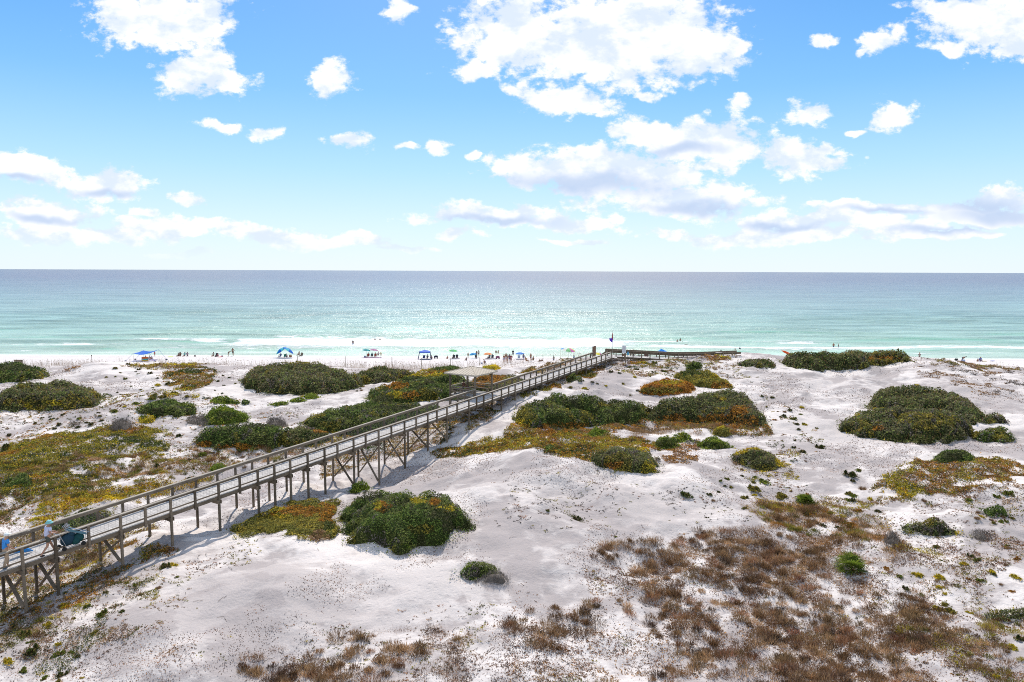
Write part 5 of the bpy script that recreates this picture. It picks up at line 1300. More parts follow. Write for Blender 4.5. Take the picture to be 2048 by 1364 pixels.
POSE = {
 'stand': pose(),
 'hips': pose(elL=(-.36, -.06, 1.17), wrL=(-.17, .04, 1.0), haL=(-.13, .06, .98), elR=(.36, -.06, 1.17), wrR=(.17, .04, 1.0), haR=(.13, .06, .98), knL=(-.14, .02, .49), anL=(-.18, -.02, .09), toL=(-.21, .13, .035)),
 'walk': pose(knL=(-.10, .22, .52), anL=(-.10, .32, .10), toL=(-.11, .48, .06), knR=(.10, -.08, .50), anR=(.10, -.38, .16), toR=(.10, -.28, .04), elL=(-.22, -.16, 1.16), wrL=(-.22, -.20, .93), haL=(-.22, -.2, .86), elR=(.22, .08, 1.15), wrR=(.2, .26, 1.0), haR=(.2, .31, .95)),
 'phone': pose(elL=(-.2, .04, 1.14), wrL=(-.08, .26, 1.24), haL=(-.04, .3, 1.27), elR=(.2, .04, 1.14), wrR=(.08, .26, 1.24), haR=(.04, .3, 1.27)),
 'push': leanx(pose(knL=(-.10, .20, .50), anL=(-.10, .34, .10), toL=(-.11, .50, .05), knR=(.10, -.06, .50), anR=(.10, -.38, .14), toR=(.10, -.29, .035), elL=(-.21, .02, 1.14), wrL=(-.16, .27, 1.13), haL=(-.14, .34, 1.13), elR=(.21, .02, 1.14), wrR=(.16, .27, 1.13), haR=(.14, .34, 1.13)), R(9)),
 'carry': leanx(pose(knL=(-.10, .10, .49), anL=(-.10, .10, .09), toL=(-.11, .26, .035), knR=(.10, 0, .49), anR=(.10, -.16, .10), toR=(.10, -.02, .035), elL=(-.24, .0, 1.14), wrL=(-.24, .22, 1.04), haL=(-.22, .28, 1.02), elR=(.24, .02, 1.15), wrR=(.22, .22, 1.0), haR=(.2, .28, .98)), R(8)),
}
d = leanx(pose(), R(72)); shift(d, ['elL', 'elR'], (0, .05, -.22)); shift(d, ['wrL', 'wrR'], (0, -.1, -.38)); shift(d, ['haL', 'haR'], (0, -.15, -.42)); POSE['bend'] = d
d = dict(BASE); LEG = {'hiL', 'hiR', 'knL', 'knR', 'anL', 'anR', 'toL', 'toR'}
for n in d:
    if n not in LEG: d[n] = (d[n][0], d[n][1], d[n][2] - .67)
d['pel'] = (0, 0, .28)
d.update(hiL=(-.1, .05, .25), hiR=(.1, .05, .25), knL=(-.12, .42, .42), knR=(.12, .42, .42), anL=(-.12, .68, .10), anR=(.12, .68, .10), toL=(-.13, .8, .05), toR=(.13, .8, .05), elL=(-.26, .1, .55), wrL=(-.2, .3, .45), haL=(-.18, .36, .44), elR=(.26, .1, .55), wrR=(.2, .3, .45), haR=(.18, .36, .44))
POSE['chair'] = leanx(dict(d), R(-16))
e_ = dict(d)
for n in e_: e_[n] = (e_[n][0], e_[n][1], e_[n][2] - .15 if n not in LEG else e_[n][2])
e_.update(hiL=(-.1, .05, .11), hiR=(.1, .05, .11)); POSE['ground'] = leanx(e_, R(8))
f_ = {n: (v[0], v[1], v[2] + 0.20) if n not in ('anL', 'anR', 'toL', 'toR') else v for n, v in d.items()}; POSE['bench'] = leanx(f_, R(5))
POSE['crouch'] = leanx({**d, 'pel': (0, -.05, .36), 'knL': (-.14, .28, .5), 'knR': (.14, .28, .5), 'anL': (-.12, .08, .09), 'anR': (.12, .08, .09), 'toL': (-.13, .24, .04), 'toR': (.13, .24, .04), 'hiL': (-.1, 0, .34), 'hiR': (.1, 0, .34)}, R(28))
def rad(n, g=0.0):
    return (RAD.get(n) or RAD[n[:2]]) + g
def skin_mesh(verts, radii, edges, sub, name):
    me = bpy.data.meshes.new(name + '_cage'); me.from_pydata(verts, edges, []); ob = bpy.data.objects.new(name + '_cage', me); C.objects.link(ob)
    ob.modifiers.new('skin', 'SKIN').use_smooth_shade = True
    for i, r in enumerate(radii): me.skin_vertices[0].data[i].radius = (r, r)
    me.skin_vertices[0].data[0].use_root = True
    if sub: s_ = ob.modifiers.new('sub', 'SUBSURF'); s_.levels = sub; s_.render_levels = sub
    dg = bpy.context.evaluated_depsgraph_get(); dg.update()
    out = bpy.data.meshes.new_from_object(ob.evaluated_get(dg)); out.name = name
    bpy.data.objects.remove(ob); bpy.data.meshes.remove(me)
    for p in out.polygons: p.use_smooth = True
    return out
def lerp3(a, b, t): return tuple(x + (y - x) * t for x, y in zip(a, b))
def body_mesh(P, near=False):
    names = list(P); ix = {n: i for i, n in enumerate(names)}; V = [P[n] for n in names]; Rr = [rad(n) for n in names]; E_ = [tuple(ix[a] for a in e.split('-')) for e in EDG]
    if near:
        for S_ in 'LR':
            h = Vector(P['ha' + S_]); w_ = Vector(P['wr' + S_]); d_ = (h - w_).normalized(); sd = d_.cross(Vector((1, 0, 0))).normalized(); dn = Vector((0, 0, -1))
            Rr[ix['ha' + S_]] = .033
            for q, L in zip((-1.5, -.5, .5, 1.5), (.06, .075, .07, .055)):
                a = h + d_ * .045 + sd * q * .018; b = a + d_ * L * .55 + dn * .012; c = b + d_ * L * .3 + dn * .03
                i0 = len(V); V += [tuple(a), tuple(b), tuple(c)]; Rr += [.011, .009, .007]; E_ += [(ix['ha' + S_], i0), (i0, i0 + 1), (i0 + 1, i0 + 2)]
            a = h + sd * .035 - d_ * .01; b = a + sd * .025 + d_ * .035; i0 = len(V); V += [tuple(a), tuple(b)]; Rr += [.012, .009]; E_ += [(ix['ha' + S_], i0), (i0, i0 + 1)]
        hd = Vector(P['hd1']); i0 = len(V); V.append(tuple(hd + Vector((0, .105, -.015)))); Rr.append(.016); E_.append((ix['hd1'], i0))
    o = names.index('pel'); order = [o] + [i for i in range(len(V)) if i != o]; rm = {a: b for b, a in enumerate(order)}
    return skin_mesh([V[i] for i in order], [Rr[i] for i in order], [(rm[a], rm[b]) for a, b in E_], 2 if near else 1, 'body')
def shirt_mesh(P, sub=1, sleeve=0.62):
    V = [P['spi'], lerp3(P['pel'], P['spi'], .1), P['che'], lerp3(P['che'], P['nek'], .55)]; Rr = [rad('spi', .022), rad('pel', .016), rad('che', .02), .085]; E_ = [(0, 1), (0, 2), (2, 3)]
    for S_ in 'LR':
        i = len(V); V += [P['sh' + S_], lerp3(P['sh' + S_], P['el' + S_], sleeve)]; Rr += [rad('sh', .018), rad('el', .025)]; E_ += [(2, i), (i, i + 1)]
    return skin_mesh(V, Rr, E_, sub, 'shirt')
def shorts_mesh(P, sub=1, leg=0.6, long=False):
    V = [P['pel'], lerp3(P['pel'], P['spi'], .45)]; Rr = [rad('pel', .016), rad('spi', .008)]; E_ = [(0, 1)]
    for S_ in 'LR':
        i = len(V); V += [P['hi' + S_], lerp3(P['hi' + S_], P['kn' + S_], leg)]; Rr += [rad('hi', .016), rad('kn', .03)]; E_ += [(0, i), (i, i + 1)]
        if long: V.append(lerp3(P['kn' + S_], P['an' + S_], .85)); Rr.append(.06); E_.append((i + 1, i + 2))
    return skin_mesh(V, Rr, E_, sub, 'shorts')
def hair_mesh(P, name, hat=False):
    m = MB(); h = P['hd1']; a = Vector(P['hd2']) - Vector(P['hd0'])
    if hat:
        m.ball((h[0], h[1] - .005, h[2] + .045), .118, 12, 8, (1, 1.06, .78))
        if hat == 'bucket': m.add([(h[0] + math.cos(t) * r, h[1] + math.sin(t) * r, h[2] + z) for r, z in ((.11, .05), (.185, -.005), (.18, -.02), (.105, .03)) for t in [k * 6.2832 / 14 for k in range(14)]], [(j * 14 + k, j * 14 + (k + 1) % 14, (j + 1) * 14 + (k + 1) % 14, (j + 1) * 14 + k) for j in range(3) for k in range(14)])
        else: m.add([(h[0] + x, h[1] + y, h[2] + z) for z in (.05, .035) for x, y in ((-.085, .07), (.085, .07), (.07, .2), (-.07, .2))], [(0, 1, 2, 3), (7, 6, 5, 4), (0, 4, 5, 1), (1, 5, 6, 2), (2, 6, 7, 3), (3, 7, 4, 0)])
    else:
        m.ball((h[0], h[1] - .02, h[2] + .02), .112, 10, 8, (.98, 1.0, 1.0))
    me = bpy.data.meshes.new(name); me.from_pydata(m.v, [], m.f); me.update(); me.polygons.foreach_set('use_smooth', [True] * len(me.polygons)); return me
CACHE = {}
def cached(k, f):
    if k not in CACHE: CACHE[k] = f()
    return CACHE[k]
def part(name, me, mat, parent):
    o = link(name, me, parent)
    if not me.materials: me.materials.append(mat)
    o.material_slots[0].link = 'OBJECT'; o.material_slots[0].material = mat
    return o
def person(P, rz, label, pz_='stand', shirt=None, shorts=(0.05, 0.06, 0.12), skin=None, hair=None, hat=None, hatc=None, sc_=1.0, near=False, long=False, group='people on the beach', cat='person', bikini=False, hstyle='cap'):
    e = empty('person', tuple(map(float, P)), rz, label, cat, group, sc_)
    po = POSE[pz_]; sub = 2 if near else 1
    part('body', cached(('b', pz_, near), lambda: body_mesh(po, near)), skin or random.choice((SKIN, SKIN, TAN)), e)
    if shirt: part('shirt', cached(('s', pz_, near), lambda: shirt_mesh(po, sub)), cmat(shirt), e)
    if shorts: part('trousers' if long else 'shorts', cached(('h', pz_, near, long, bikini), lambda: shorts_mesh(po, sub, 1.0 if long else (0.15 if bikini else 0.62), long)), cmat(shorts), e)
    if hat: part('hat', cached(('t', pz_, hstyle), lambda: hair_mesh(po, 'hat', hstyle)), cmat(hat), e)
    part('hair', cached(('r', pz_), lambda: hair_mesh(po, 'hair')), hair or random.choice((HAIRD, HAIRD, HAIRB)), e) if not hat else None
    return e
# ---- the two on the boardwalk
def deck_at(u, v):
    d_ = raydir(float(u), float(v)); lo_, hi_ = 20.0, 120.0
    for _ in range(40):
        t_ = (lo_ + hi_) / 2; p = np.array([0, 0, CAM_H]) + d_ * t_; s_ = float((p[:2] - R0[:2]) @ WDIR[:2])
        if p[2] > deckz(s_): lo_ = t_
        else: hi_ = t_
    return p
p1 = deck_at(97, 1110)
FWD = RZ - math.pi / 2
man = person(p1, FWD, 'man in lavender white shirt, grey shorts and teal hat pushing a loaded beach cart', 'push', (0.55, 0.56, 0.72), (0.075, 0.08, 0.065), SKIN, None, (0.22, 0.50, 0.50), sc_=1.03, near=True, group='people on the boardwalk', hstyle='bucket')
p2 = deck_at(13, 1136)
wom = person(p2, FWD, 'person in bright blue shirt, khaki trousers and white cap at the left edge', 'carry', (0.045, 0.25, 0.62), (0.42, 0.31, 0.21), SKIN, None, (0.72, 0.74, 0.72), sc_=1.0, near=True, long=True, group='people on the boardwalk')
for e, P_, c in ((man, POSE['push'], (0.02, 0.02, 0.025)), (wom, POSE['carry'], (0.05, 0.08, 0.13))):
    for S_ in 'LR':
        a, b = Vector(P_['an' + S_]), Vector(P_['to' + S_]); dd = (b - a); dd.z = 0; dd.normalize()
        m = MB(); m.ball((0, 0, 0), 0.055, 10, 6, (0.9, 2.2, 0.75)); o = m.build('shoe', cmat(c), e, True); o.location = (a + dd * 0.07) + Vector((0, 0, -0.05)); 
# the cart: dark bags in a wheeled frame, folded chairs on top
f3 = Vector((WDIR[0], WDIR[1], 0)); cp = Vector(map(float, p1)) + f3 * 1.05
sc_s = float((np.array(cp)[:2] - R0[:2]) @ WDIR[:2]); cp.z = deckz(sc_s)
ct = empty('beach_cart', cp, RZ, 'dark green and navy beach cart piled with bags pushed along the boardwalk', 'cart')
DK = cmat((0.015, 0.045, 0.07)); DG = cmat((0.01, 0.06, 0.06)); STEEL = simple('bright_steel', (0.55, 0.57, 0.6), 0.3, 0.05, metallic=0.7)
m = MB()
for y in (-.25, .25):
    m.tube([(-.75, y, 1.0), (-.62, y, .95), (-.30, y, .18), (.62, y, .16)], .014); m.tube([(.62, y, .16), (.70, y, .62)], .012)
m.tube([(-.75, -.25, 1.0), (-.75, .25, 1.0)], .014); m.build('frame', STEEL, ct)
m = MB(); m.ball((-.12, 0, .46), .30, 12, 8, (1.15, .85, 1.1)); m.ball((.05, .02, .72), .2, 10, 7, (1.0, 1.1, .9)); m.build('bag', DK, ct, True)
m = MB(); m.ball((.38, 0, .40), .26, 12, 8, (1.2, 1.0, .95)); m.ball((.2, -.12, .30), .2, 10, 7); m.build('bag', DG, ct, True)
for x, y in ((-.42, -.28), (-.42, .28), (.52, -.27), (.52, .27)):
    m = MB(); m.tube([(x, y - .03, .11), (x, y + .03, .11)], .11, 14); w_ = m.build('wheel', cmat((0.02, 0.02, 0.02)), ct)
for k in range(3):
    y = -.16 + .13 * k
    fc = empty('folded_chair', cp + Vector((0, 0, 0)), RZ, ('nearest', 'middle', 'farthest')[k] + ' of three silver folding chairs lying across the beach cart', 'chair', 'folded chairs on the cart')
    a, b = Vector((-.18, y, .98)), Vector((.74, y, .48))
    m = MB()
    for off in (0, .07, .14): m.tube([a + Vector((off, 0, off * .8)), b + Vector((off, 0, off * .8))], .013); 
    m.tube([a, a + Vector((-.1, 0, .2)), a + Vector((.12, 0, .32)), a + Vector((.16, 0, .12))], .012); m.build('frame', STEEL, fc)
    m = MB(); m.beam(a + Vector((.1, 0, 0)), b + Vector((.02, 0, .03)), .03, .10); m.build('seat', cmat((0.10, 0.20, 0.24)), fc)
q = deck_at(40, 1112); m = MB()
L = [(-.62, 0, .28), (-.2, .04, .34), (.25, .06, .22), (.62, .02, .06)]
m.tube(L, [.03, .13, .15, .02], 10); o = m.build('umbrella_bag', cmat((0.02, 0.22, 0.60)), None, True, (float(q[0]), float(q[1]), float(q[2]) + 0.02)); o.rotation_euler = (0, 0, RZ - 0.1); o.scale = (0.95, 1, 1)
tag(o, 'bright blue slender bag dragged along the deck ahead of the person in blue', 'bag')
# one sitting in the pavilion
pv = wpos(GZ0 + 1.5, WB + 1.4); 
pg = Vector(map(float, wpos(GZ0 + 1.9, WB + GW - 0.25, dz_ - 0.02)))
person(pg, RZ + math.pi, 'person in a brown top sitting on the bench under the pavilion roof', 'bench', (0.16, 0.07, 0.05), (0.10, 0.06, 0.05), TAN, HAIRD, group=None)

# ---------------------------------------------------------------- beach things
def panels_canopy(r, h, n, cols, th=0.02, drop=0.0):
    """umbrella cloth: n gores, edge slightly scalloped, real thickness"""
    V, F_, Cc = [], [], []
    rings = ((0.0, 1.0), (0.35, 0.86), (0.7, 0.52), (1.0, 0.0))
    for g_ in range(n):
        a0, a1 = g_ * 6.2832 / n, (g_ + 1) * 6.2832 / n; am = (a0 + a1) / 2
        for (r0, h0), (r1, h1) in zip(rings, rings[1:]):
            for aa, ab, ra, rb_ in ((a0, am, 1.0, 0.955), (am, a1, 0.955, 1.0)):
                k0a, k0b, k1a, k1b = r * r0 * ra, r * r0 * rb_, r * r1 * ra, r * r1 * rb_
                for dz, flip in ((0, 0), (-th, 1)):
                    q = [(k0a * math.cos(aa), k0a * math.sin(aa), h * h0 + dz), (k1a * math.cos(aa), k1a * math.sin(aa), h * h1 + dz), (k1b * math.cos(ab), k1b * math.sin(ab), h * h1 + dz), (k0b * math.cos(ab), k0b * math.sin(ab), h * h0 + dz)]
                    if flip: q = q[::-1]
                    i = len(V); V += q; F_.append((i, i + 1, i + 2, i + 3)); Cc.append(cols[g_ % len(cols)])
    return np.array(V), np.array(F_), np.array(Cc)
CLOTH = tint_material('coloured_cloth', 0.7, 0.2, 0.3)
def umbrella(P, cols, label, r=1.05, h=2.05, tilt=(0, 0), hh=0.38):
    e = empty('beach_umbrella', tuple(map(float, P)), 0, label, 'umbrella', 'beach umbrellas')
    V, F_, Cc = panels_canopy(r, hh, 8, cols)
    c = link('canopy', np_mesh('canopy', V, F_, CLOTH, Cc), e); c.location = (0, 0, h - hh); c.rotation_euler = (tilt[0], tilt[1], 0.35)
    m = MB(); m.tube([(0, 0, -.25), (0, 0, h - hh * 0.1)], .02, 6); pl = m.build('pole', STEEL, e)
    if tilt != (0, 0): pl.rotation_euler = (tilt[0] * .3, tilt[1] * .3, 0)
    m = MB()
    for k in range(8):
        a = k * .7854; m.tube([(0, 0, hh * .92), (r * .62 * math.cos(a), r * .62 * math.sin(a), hh * .52)], .008, 4)
    rb_ = m.build('ribs', STEEL, c)
    return e
def chair(P, rz, col, label):
    e = empty('beach_chair', tuple(map(float, P)), rz, label, 'chair', 'beach chairs')
    m = MB(); m.box((0, .05, .22), (.25, .23, .015)); m.build('seat', cmat(col), e)
    m = MB(); m.box((0, -.30, .50), (.25, .015, .33), (1, 0, 0), (0, .94, .34), (0, -.34, .94)); m.build('backrest', cmat(col), e)
    m = MB()
    for x in (-.27, .27): m.tube([(x, .30, .02), (x, .26, .38), (x, -.24, .40), (x, -.30, .02)], .014, 5); m.tube([(x, -.16, .2), (x, -.42, .82)], .013, 5)
    m.build('frame', STEEL, e); return e
def blanket(P, rz, a, b, cols, label, name='beach_blanket'):
    m = 10; X, Y_ = np.meshgrid(np.linspace(-a, a, m), np.linspace(-b, b, m)); Zb = vnoise(X * 3 + P[0], Y_ * 3, 1.0) * 0.05 + 0.03
    V = np.stack([X, Y_, Zb], -1).reshape(-1, 3); V2 = V - (0, 0, 0.035); ix = np.arange(m * m).reshape(m, m)
    F_ = np.stack([ix[:-1, :-1], ix[:-1, 1:], ix[1:, 1:], ix[1:, :-1]], -1).reshape(-1, 4); F_ = np.concatenate([F_, F_[:, ::-1] + m * m])
    Cc = np.array([cols[int(V[f[0]][0] * 3 + 90) % len(cols)] for f in F_ % (m * m)])
    o = link(name, np_mesh(name, np.concatenate([V, V2]), F_, CLOTH, Cc)); o.location = P; o.rotation_euler = (0, 0, rz); return tag(o, label, 'blanket', 'blankets on the beach')
def G(u, v): return ground(float(u), float(v))
NAVY, TEAL, REDC, CYAN, BLU = (.03, .05, .16), (.02, .22, .24), (.50, .05, .03), (.10, .55, .65), (.02, .16, .62)
# stretched blue sun shade at the left
P = G(290, 722); e = empty('sun_shade', tuple(map(float, P)), R(4), 'stretched bright blue sun shade with four tethered corners, leftmost on the beach', 'sun shade')
k_ = P[1] / FPX; X_ = lambda u: (u - 290) * k_; Z_ = lambda v: (722 - v) * k_
m = 12; GXs, GYs = np.meshgrid(np.linspace(0, 1, m), np.linspace(0, 1, m))
cA = [(X_(274), -1.3, Z_(704.5)), (X_(304), -1.1, Z_(704.5)), (X_(311), 1.6, Z_(700.2)), (X_(281), 1.5, Z_(702))]
V = np.zeros((m, m, 3))
for i in range(3): V[:, :, i] = (cA[0][i] * (1 - GXs) + cA[1][i] * GXs) * (1 - GYs) + (cA[3][i] * (1 - GXs) + cA[2][i] * GXs) * GYs
V[:, :, 2] -= 0.42 * np.sin(GXs * np.pi) * 0.8 + 0.1 * np.sin(GYs * np.pi); V = V.reshape(-1, 3); ix = np.arange(m * m).reshape(m, m)
F_ = np.stack([ix[:-1, :-1], ix[:-1, 1:], ix[1:, 1:], ix[1:, :-1]], -1).reshape(-1, 4); F_ = np.concatenate([F_, F_[:, ::-1] + m * m])
link('cloth', np_mesh('cloth', np.concatenate([V, V - (0, 0, 0.02)]), F_, CLOTH, np.ones((len(F_), 1)) * np.array([BLU])), e)
for c in (cA[3], cA[2], cA[0], cA[1]):
    m = MB(); m.tube([(c[0], c[1], -.1), c], .02); m.build('pole', STEEL, e)
for c, (u, v, y) in zip(cA, ((256, 720.5, -.8), (316, 720, -1.5), (326, 713.5, 1.5), (262, 716, 2.0))):
    b = (X_(u), y, max(Z_(v), 0.05) if v > 716 else 0.12)
    m = MB(); m.tube([c, (b[0], b[1], .1)], .022, 5); m.build('strap', cmat((0.03, 0.12, 0.45)), e)
    m = MB(); m.ball((b[0], b[1], .12), .18, 8, 6, (1.3, 1, .8)); m.build('sand_bag', cmat((0.05, 0.06, 0.12)), e, True)
blanket(G(277, 722.5), 0.1, 1.2, .9, [(.25, .28, .5), (.2, .22, .45)], 'slate blue blanket spread at the left under the sun shade')
blanket(G(301, 720.5), 0.1, 1.2, .9, [(.10, .15, .45), (.35, .10, .12), (.10, .12, .35)], 'blue and red blanket spread at the right under the sun shade')
P = G(290, 722.5); e = empty('inflatable_seat', tuple(map(float, P)), 0, 'orange, teal and yellow striped inflatable seat under the sun shade', 'inflatable')
for z, c, nm in ((.16, (.60, .38, .04), 'yellow_ring'), (.42, (.08, .42, .40), 'teal_ring'), (.70, (.62, .14, .03), 'orange_ring')):
    m = MB(); n = 14; m.tube([(.5 * math.cos(t), .35 * math.sin(t), z) for t in [q * 6.2832 / n for q in range(n + 1)]], .17, 8); m.build(nm, cmat(c), e, True)
# twin blue and turquoise umbrellas
umbrella(G(563, 716), [CYAN, BLU, CYAN, (.25, .65, .70)], 'turquoise and blue panelled umbrella tilted to the left, left one of the large pair', 1.35, 2.2, (0.05, -0.62), 0.5)
umbrella(G(577, 716), [BLU, CYAN, (.05, .2, .6), BLU], 'deep blue and turquoise panelled umbrella tilted to the right, right one of the large pair', 1.35, 2.2, (0.05, 0.62), 0.5)
blanket(G(565, 716.8), 0, 2.0, .8, [(.35, .40, .48)], 'grey blanket spread under the large pair of umbrellas')
for a in [(736, TEAL and (.05, .40, .42), 'teal beach umbrella, left one of the close pair', 733, 714.5), (0, (.62, .30, .48), 'faded pink beach umbrella, right one of the close pair', 748, 714.5)]:
    umbrella(G(a[3], a[4]), [a[1], tuple(c * .75 for c in a[1])], a[2], 1.0, 1.95 if a[3] < 740 else 2.0, (0.0, 0.12))
umbrella(G(906, 717.5), [(.16, .62, .18), (.12, .5, .25)], 'green beach umbrella right of the square blue canopy', 1.05, 2.1, (0, 0.05))
umbrella(G(946, 717.5), [(.08, .42, .70), (.06, .32, .6)], 'small sky blue beach umbrella between the green and the orange ones', .85, 1.35, (0, -0.15))
umbrella(G(975.5, 718), [(.85, .30, .08), (.80, .36, .14)], 'orange beach umbrella left of the standing group', 1.0, 1.45)
umbrella(G(1040, 718.3), [(.07, .24, .65), (.10, .30, .7)], 'plain medium blue beach umbrella right of the standing group', 1.08, 1.55)
RB = [(.75, .70, .10), (.70, .10, .45), (.85, .75, .55), (.10, .35, .65), (.8, .8, .7), (.30, .65, .30), (.75, .25, .5), (.75, .7, .1)]
umbrella(G(1136, 718.5), RB, 'rainbow panelled beach umbrella behind the rail, the one seen whole', 1.12, 1.75, (0.15, 0.1))
umbrella(at_y(1197, 142), RB[3:] + RB[:3], 'rainbow beach umbrella half hidden by the brown plank board', 1.05, 2.0, (0.1, 0.2))
# square blue canopy with four legs
P = G(850, 718.8); e = empty('canopy_tent', tuple(map(float, P)), R(8), 'square navy blue pop up canopy on four splayed legs', 'canopy tent')
m = MB(); r_, z1_, z2_ = 1.15, 1.72, 2.12
m.add([(-r_, -r_, z1_), (r_, -r_, z1_), (r_, r_, z1_), (-r_, r_, z1_), (0, 0, z2_), (-r_, -r_, z1_ - .18), (r_, -r_, z1_ - .18), (r_, r_, z1_ - .18), (-r_, r_, z1_ - .18)], [(0, 1, 4), (1, 2, 4), (2, 3, 4), (3, 0, 4), (5, 6, 1, 0), (6, 7, 2, 1), (7, 8, 3, 2), (8, 5, 0, 3)])
m.build('roof', cmat((.03, .10, .48)), e)
for x, y in ((-1, -1), (1, -1), (1, 1), (-1, 1)):
    m = MB(); m.beam((x * r_, y * r_, z1_ - .02), (x * (r_ + (.38 if x < 0 else .15)), y * r_ * 1.1, -.05), .09, .09); m.build('leg', cmat((.05, .07, .16)), e)
blanket(G(852, 719), 0, 1.3, .9, [(.10, .11, .18)], 'dark blanket under the square navy canopy')
def tent(u, Y, wpx, hpx, zv, col, label):
    P = at_y(u, Y); k_ = Y / FPX; zt = at_uvY(u, zv, Y).z - P[2]; a = wpx * k_ / 2
    e = empty('beach_tent', tuple(map(float, P)), 0, label, 'tent', 'blue shelters behind the crest')
    m = MB(); zc_ = zt - hpx * k_
    m.add([(-a, -.8, zc_), (a, -.8, zc_ + .02), (a, .9, zc_ + .1), (-a, .9, zc_ + .05), (-a * .35, -.1, zt), (a * .3, .2, zt - hpx * k_ * .35)], [(0, 1, 5, 4), (1, 2, 5), (2, 3, 4, 5), (3, 0, 4), (3, 2, 1, 0)])
    m.build('fabric', cmat(col), e)
    for x, y in ((-a, -.8), (a, -.8), (a, .9), (-a, .9)): m = MB(); m.tube([(x, y, -.1), (x * .98, y, zc_)], .02, 5); m.build('pole', STEEL, e)
    return e
tent(1326, 140, 23, 8.5, 697.5, (.06, .32, .80), 'bright blue peaked beach shelter showing above the crest boardwalk rail')
tent(1387, 141, 8, 3, 704.3, (.10, .30, .70), 'small blue shelter barely above the crest rail, left one of two')
tent(1396.5, 141, 9, 3.5, 704.8, (.08, .36, .80), 'small blue shelter barely above the crest rail, right one of two')
# chairs, blankets, odds and ends
for (u, v, c, rz, lb) in [(559.5, 715, NAVY, 2.6, 'navy low beach chair under the left large umbrella'), (568.5, 715.5, (.02, .20, .12), 2.8, 'dark green beach chair under the large umbrella pair'),
    (736, 714.6, REDC, 3.0, 'red beach chair under the teal umbrella'), (743.8, 714.4, TEAL, 3.2, 'teal beach chair between the two red chairs'), (750.5, 714.5, REDC, 3.1, 'red beach chair under the pink umbrella'),
    (847.5, 718, NAVY, 3.0, 'navy beach chair under the square canopy'), (907, 717.5, (.03, .03, .05), 2.9, 'black beach chair directly under the green umbrella'), (914, 717.3, (.04, .04, .07), 3.3, 'black beach chair right of the green umbrella pole'),
    (984.5, 717.5, (.04, .08, .12), 3.0, 'dark beach chair under the orange umbrella'), (977.5, 718, (.05, .14, .22), 2.6, 'blue lounge chair left under the orange umbrella'), (1037.8, 718.3, (.62, .65, .68), 3.1, 'white beach chair under the plain blue umbrella'),
    (952, 717, (.05, .05, .08), 3.2, 'dark beach chair under the small sky blue umbrella'), (602.5, 713.3, (.12, .12, .08), 2.6, 'olive beach chair right of the large umbrella pair'), (433, 713.3, (.05, .05, .05), 3.1, 'dark chair beside the seated person in grey green')]:
    chair(G(u, v), rz, c, lb)
for (u, v, a, c, lb) in [(745, 715.6, 2.0, (.30, .16, .25), 'maroon blanket under the teal and pink umbrellas'), (911, 718, .9, (.08, .09, .16), 'navy blanket under the green umbrella'), (981, 718.2, 1.2, (.08, .10, .20), 'dark blue blanket under the orange umbrella'), (1041, 719, .9, (.25, .25, .30), 'grey blanket under the plain blue umbrella'), (947, 716.8, 1.0, (.75, .78, .8), 'white towel left of the standing pair near the small umbrella'), (440, 714.2, .3, (.65, .05, .08), 'red towel bundle among the seated family')]:
    blanket(G(u, v), 0, a, .7, [c], lb)
def wagon(u, v, c, lb):
    e = empty('beach_wagon', tuple(map(float, G(u, v))), 0.2, lb, 'wagon', 'wagons on the beach')
    m = MB(); m.box((0, 0, .42), (.42, .25, .15)); m.box((0, 0, .62), (.3, .2, .06)); m.build('tub', cmat(c), e)
    for x in (-.3, .3):
        for y in (-.26, .26): m = MB(); m.tube([(x, y - .03, .12), (x, y + .03, .12)], .12, 12); m.build('wheel', cmat((.02, .02, .02)), e)
    m = MB(); m.tube([(-.42, 0, .4), (-.75, 0, .75)], .015); m.build('handle', STEEL, e)
wagon(872, 717, (.03, .03, .06), 'black beach wagon right of the square navy canopy'); wagon(995.5, 718, (.22, .06, .14), 'maroon loaded wagon right of the orange umbrella')
def bag(u, v, c, lb, s_=1.0, name='beach_bag'):
    m = MB(); m.ball((0, 0, .2), .24, 10, 7, (1.3, .8, .85)); m.tube([(-.2, 0, .35), (-.1, 0, .52), (.1, 0, .52), (.2, 0, .35)], .02, 5)
    o = m.build(name, cmat(c), None, True, G(u, v)); o.scale = (s_,) * 3; tag(o, lb, 'bag', 'bags on the beach')
for a in [(390, 713.2, (.12, .05, .05), 'small dark bag alone on the sand right of the seated couples', .8), (426 + 5.5, 713.6, (.10, .04, .05), 'dark maroon bag beside the person in grey green', .9), (444.5, 713.6, (.30, .25, .30), 'striped grey bag right of the red towel', .8),
          (581, 714.5, (.30, .16, .08), 'brown bag at the right end of the grey blanket', 1.3), (1912.5, 721.5, (.03, .03, .03), 'black bag on the sand left of the bending man', 1.3), (1926, 724.5, (.35, .42, .60), 'white and blue bag at the feet of the bending man', 1.5),
          (730, 715, (.2, .25, .35), 'grey blue bag left of the first red chair', .9), (894.0, 717.6, (.6, .35, .3), 'pink bag beside the seated child left of the green umbrella', .6), (963.5, 727.5, (.10, .20, .50), 'blue bag beside the crouching person in white', .6)]:
    bag(*a[:4], a[4])
def board(P, c, lb, name='bodyboard', s_=1.0, rz=0.3):
    m = MB(); n = 12; top = [(.55 * s_ * math.cos(t), .28 * s_ * math.sin(t)) for t in [q * 6.2832 / n for q in range(n)]]
    m.add([(x, y, .06) for x, y in top] + [(x, y, .12) for x, y in top], [tuple(range(n))[::-1], tuple(range(n, 2 * n))] + [(k, (k + 1) % n, n + (k + 1) % n, n + k) for k in range(n)])
    o = m.build(name, cmat(c), None, False, P); o.rotation_euler = (0, 0, rz); tag(o, lb, 'board')
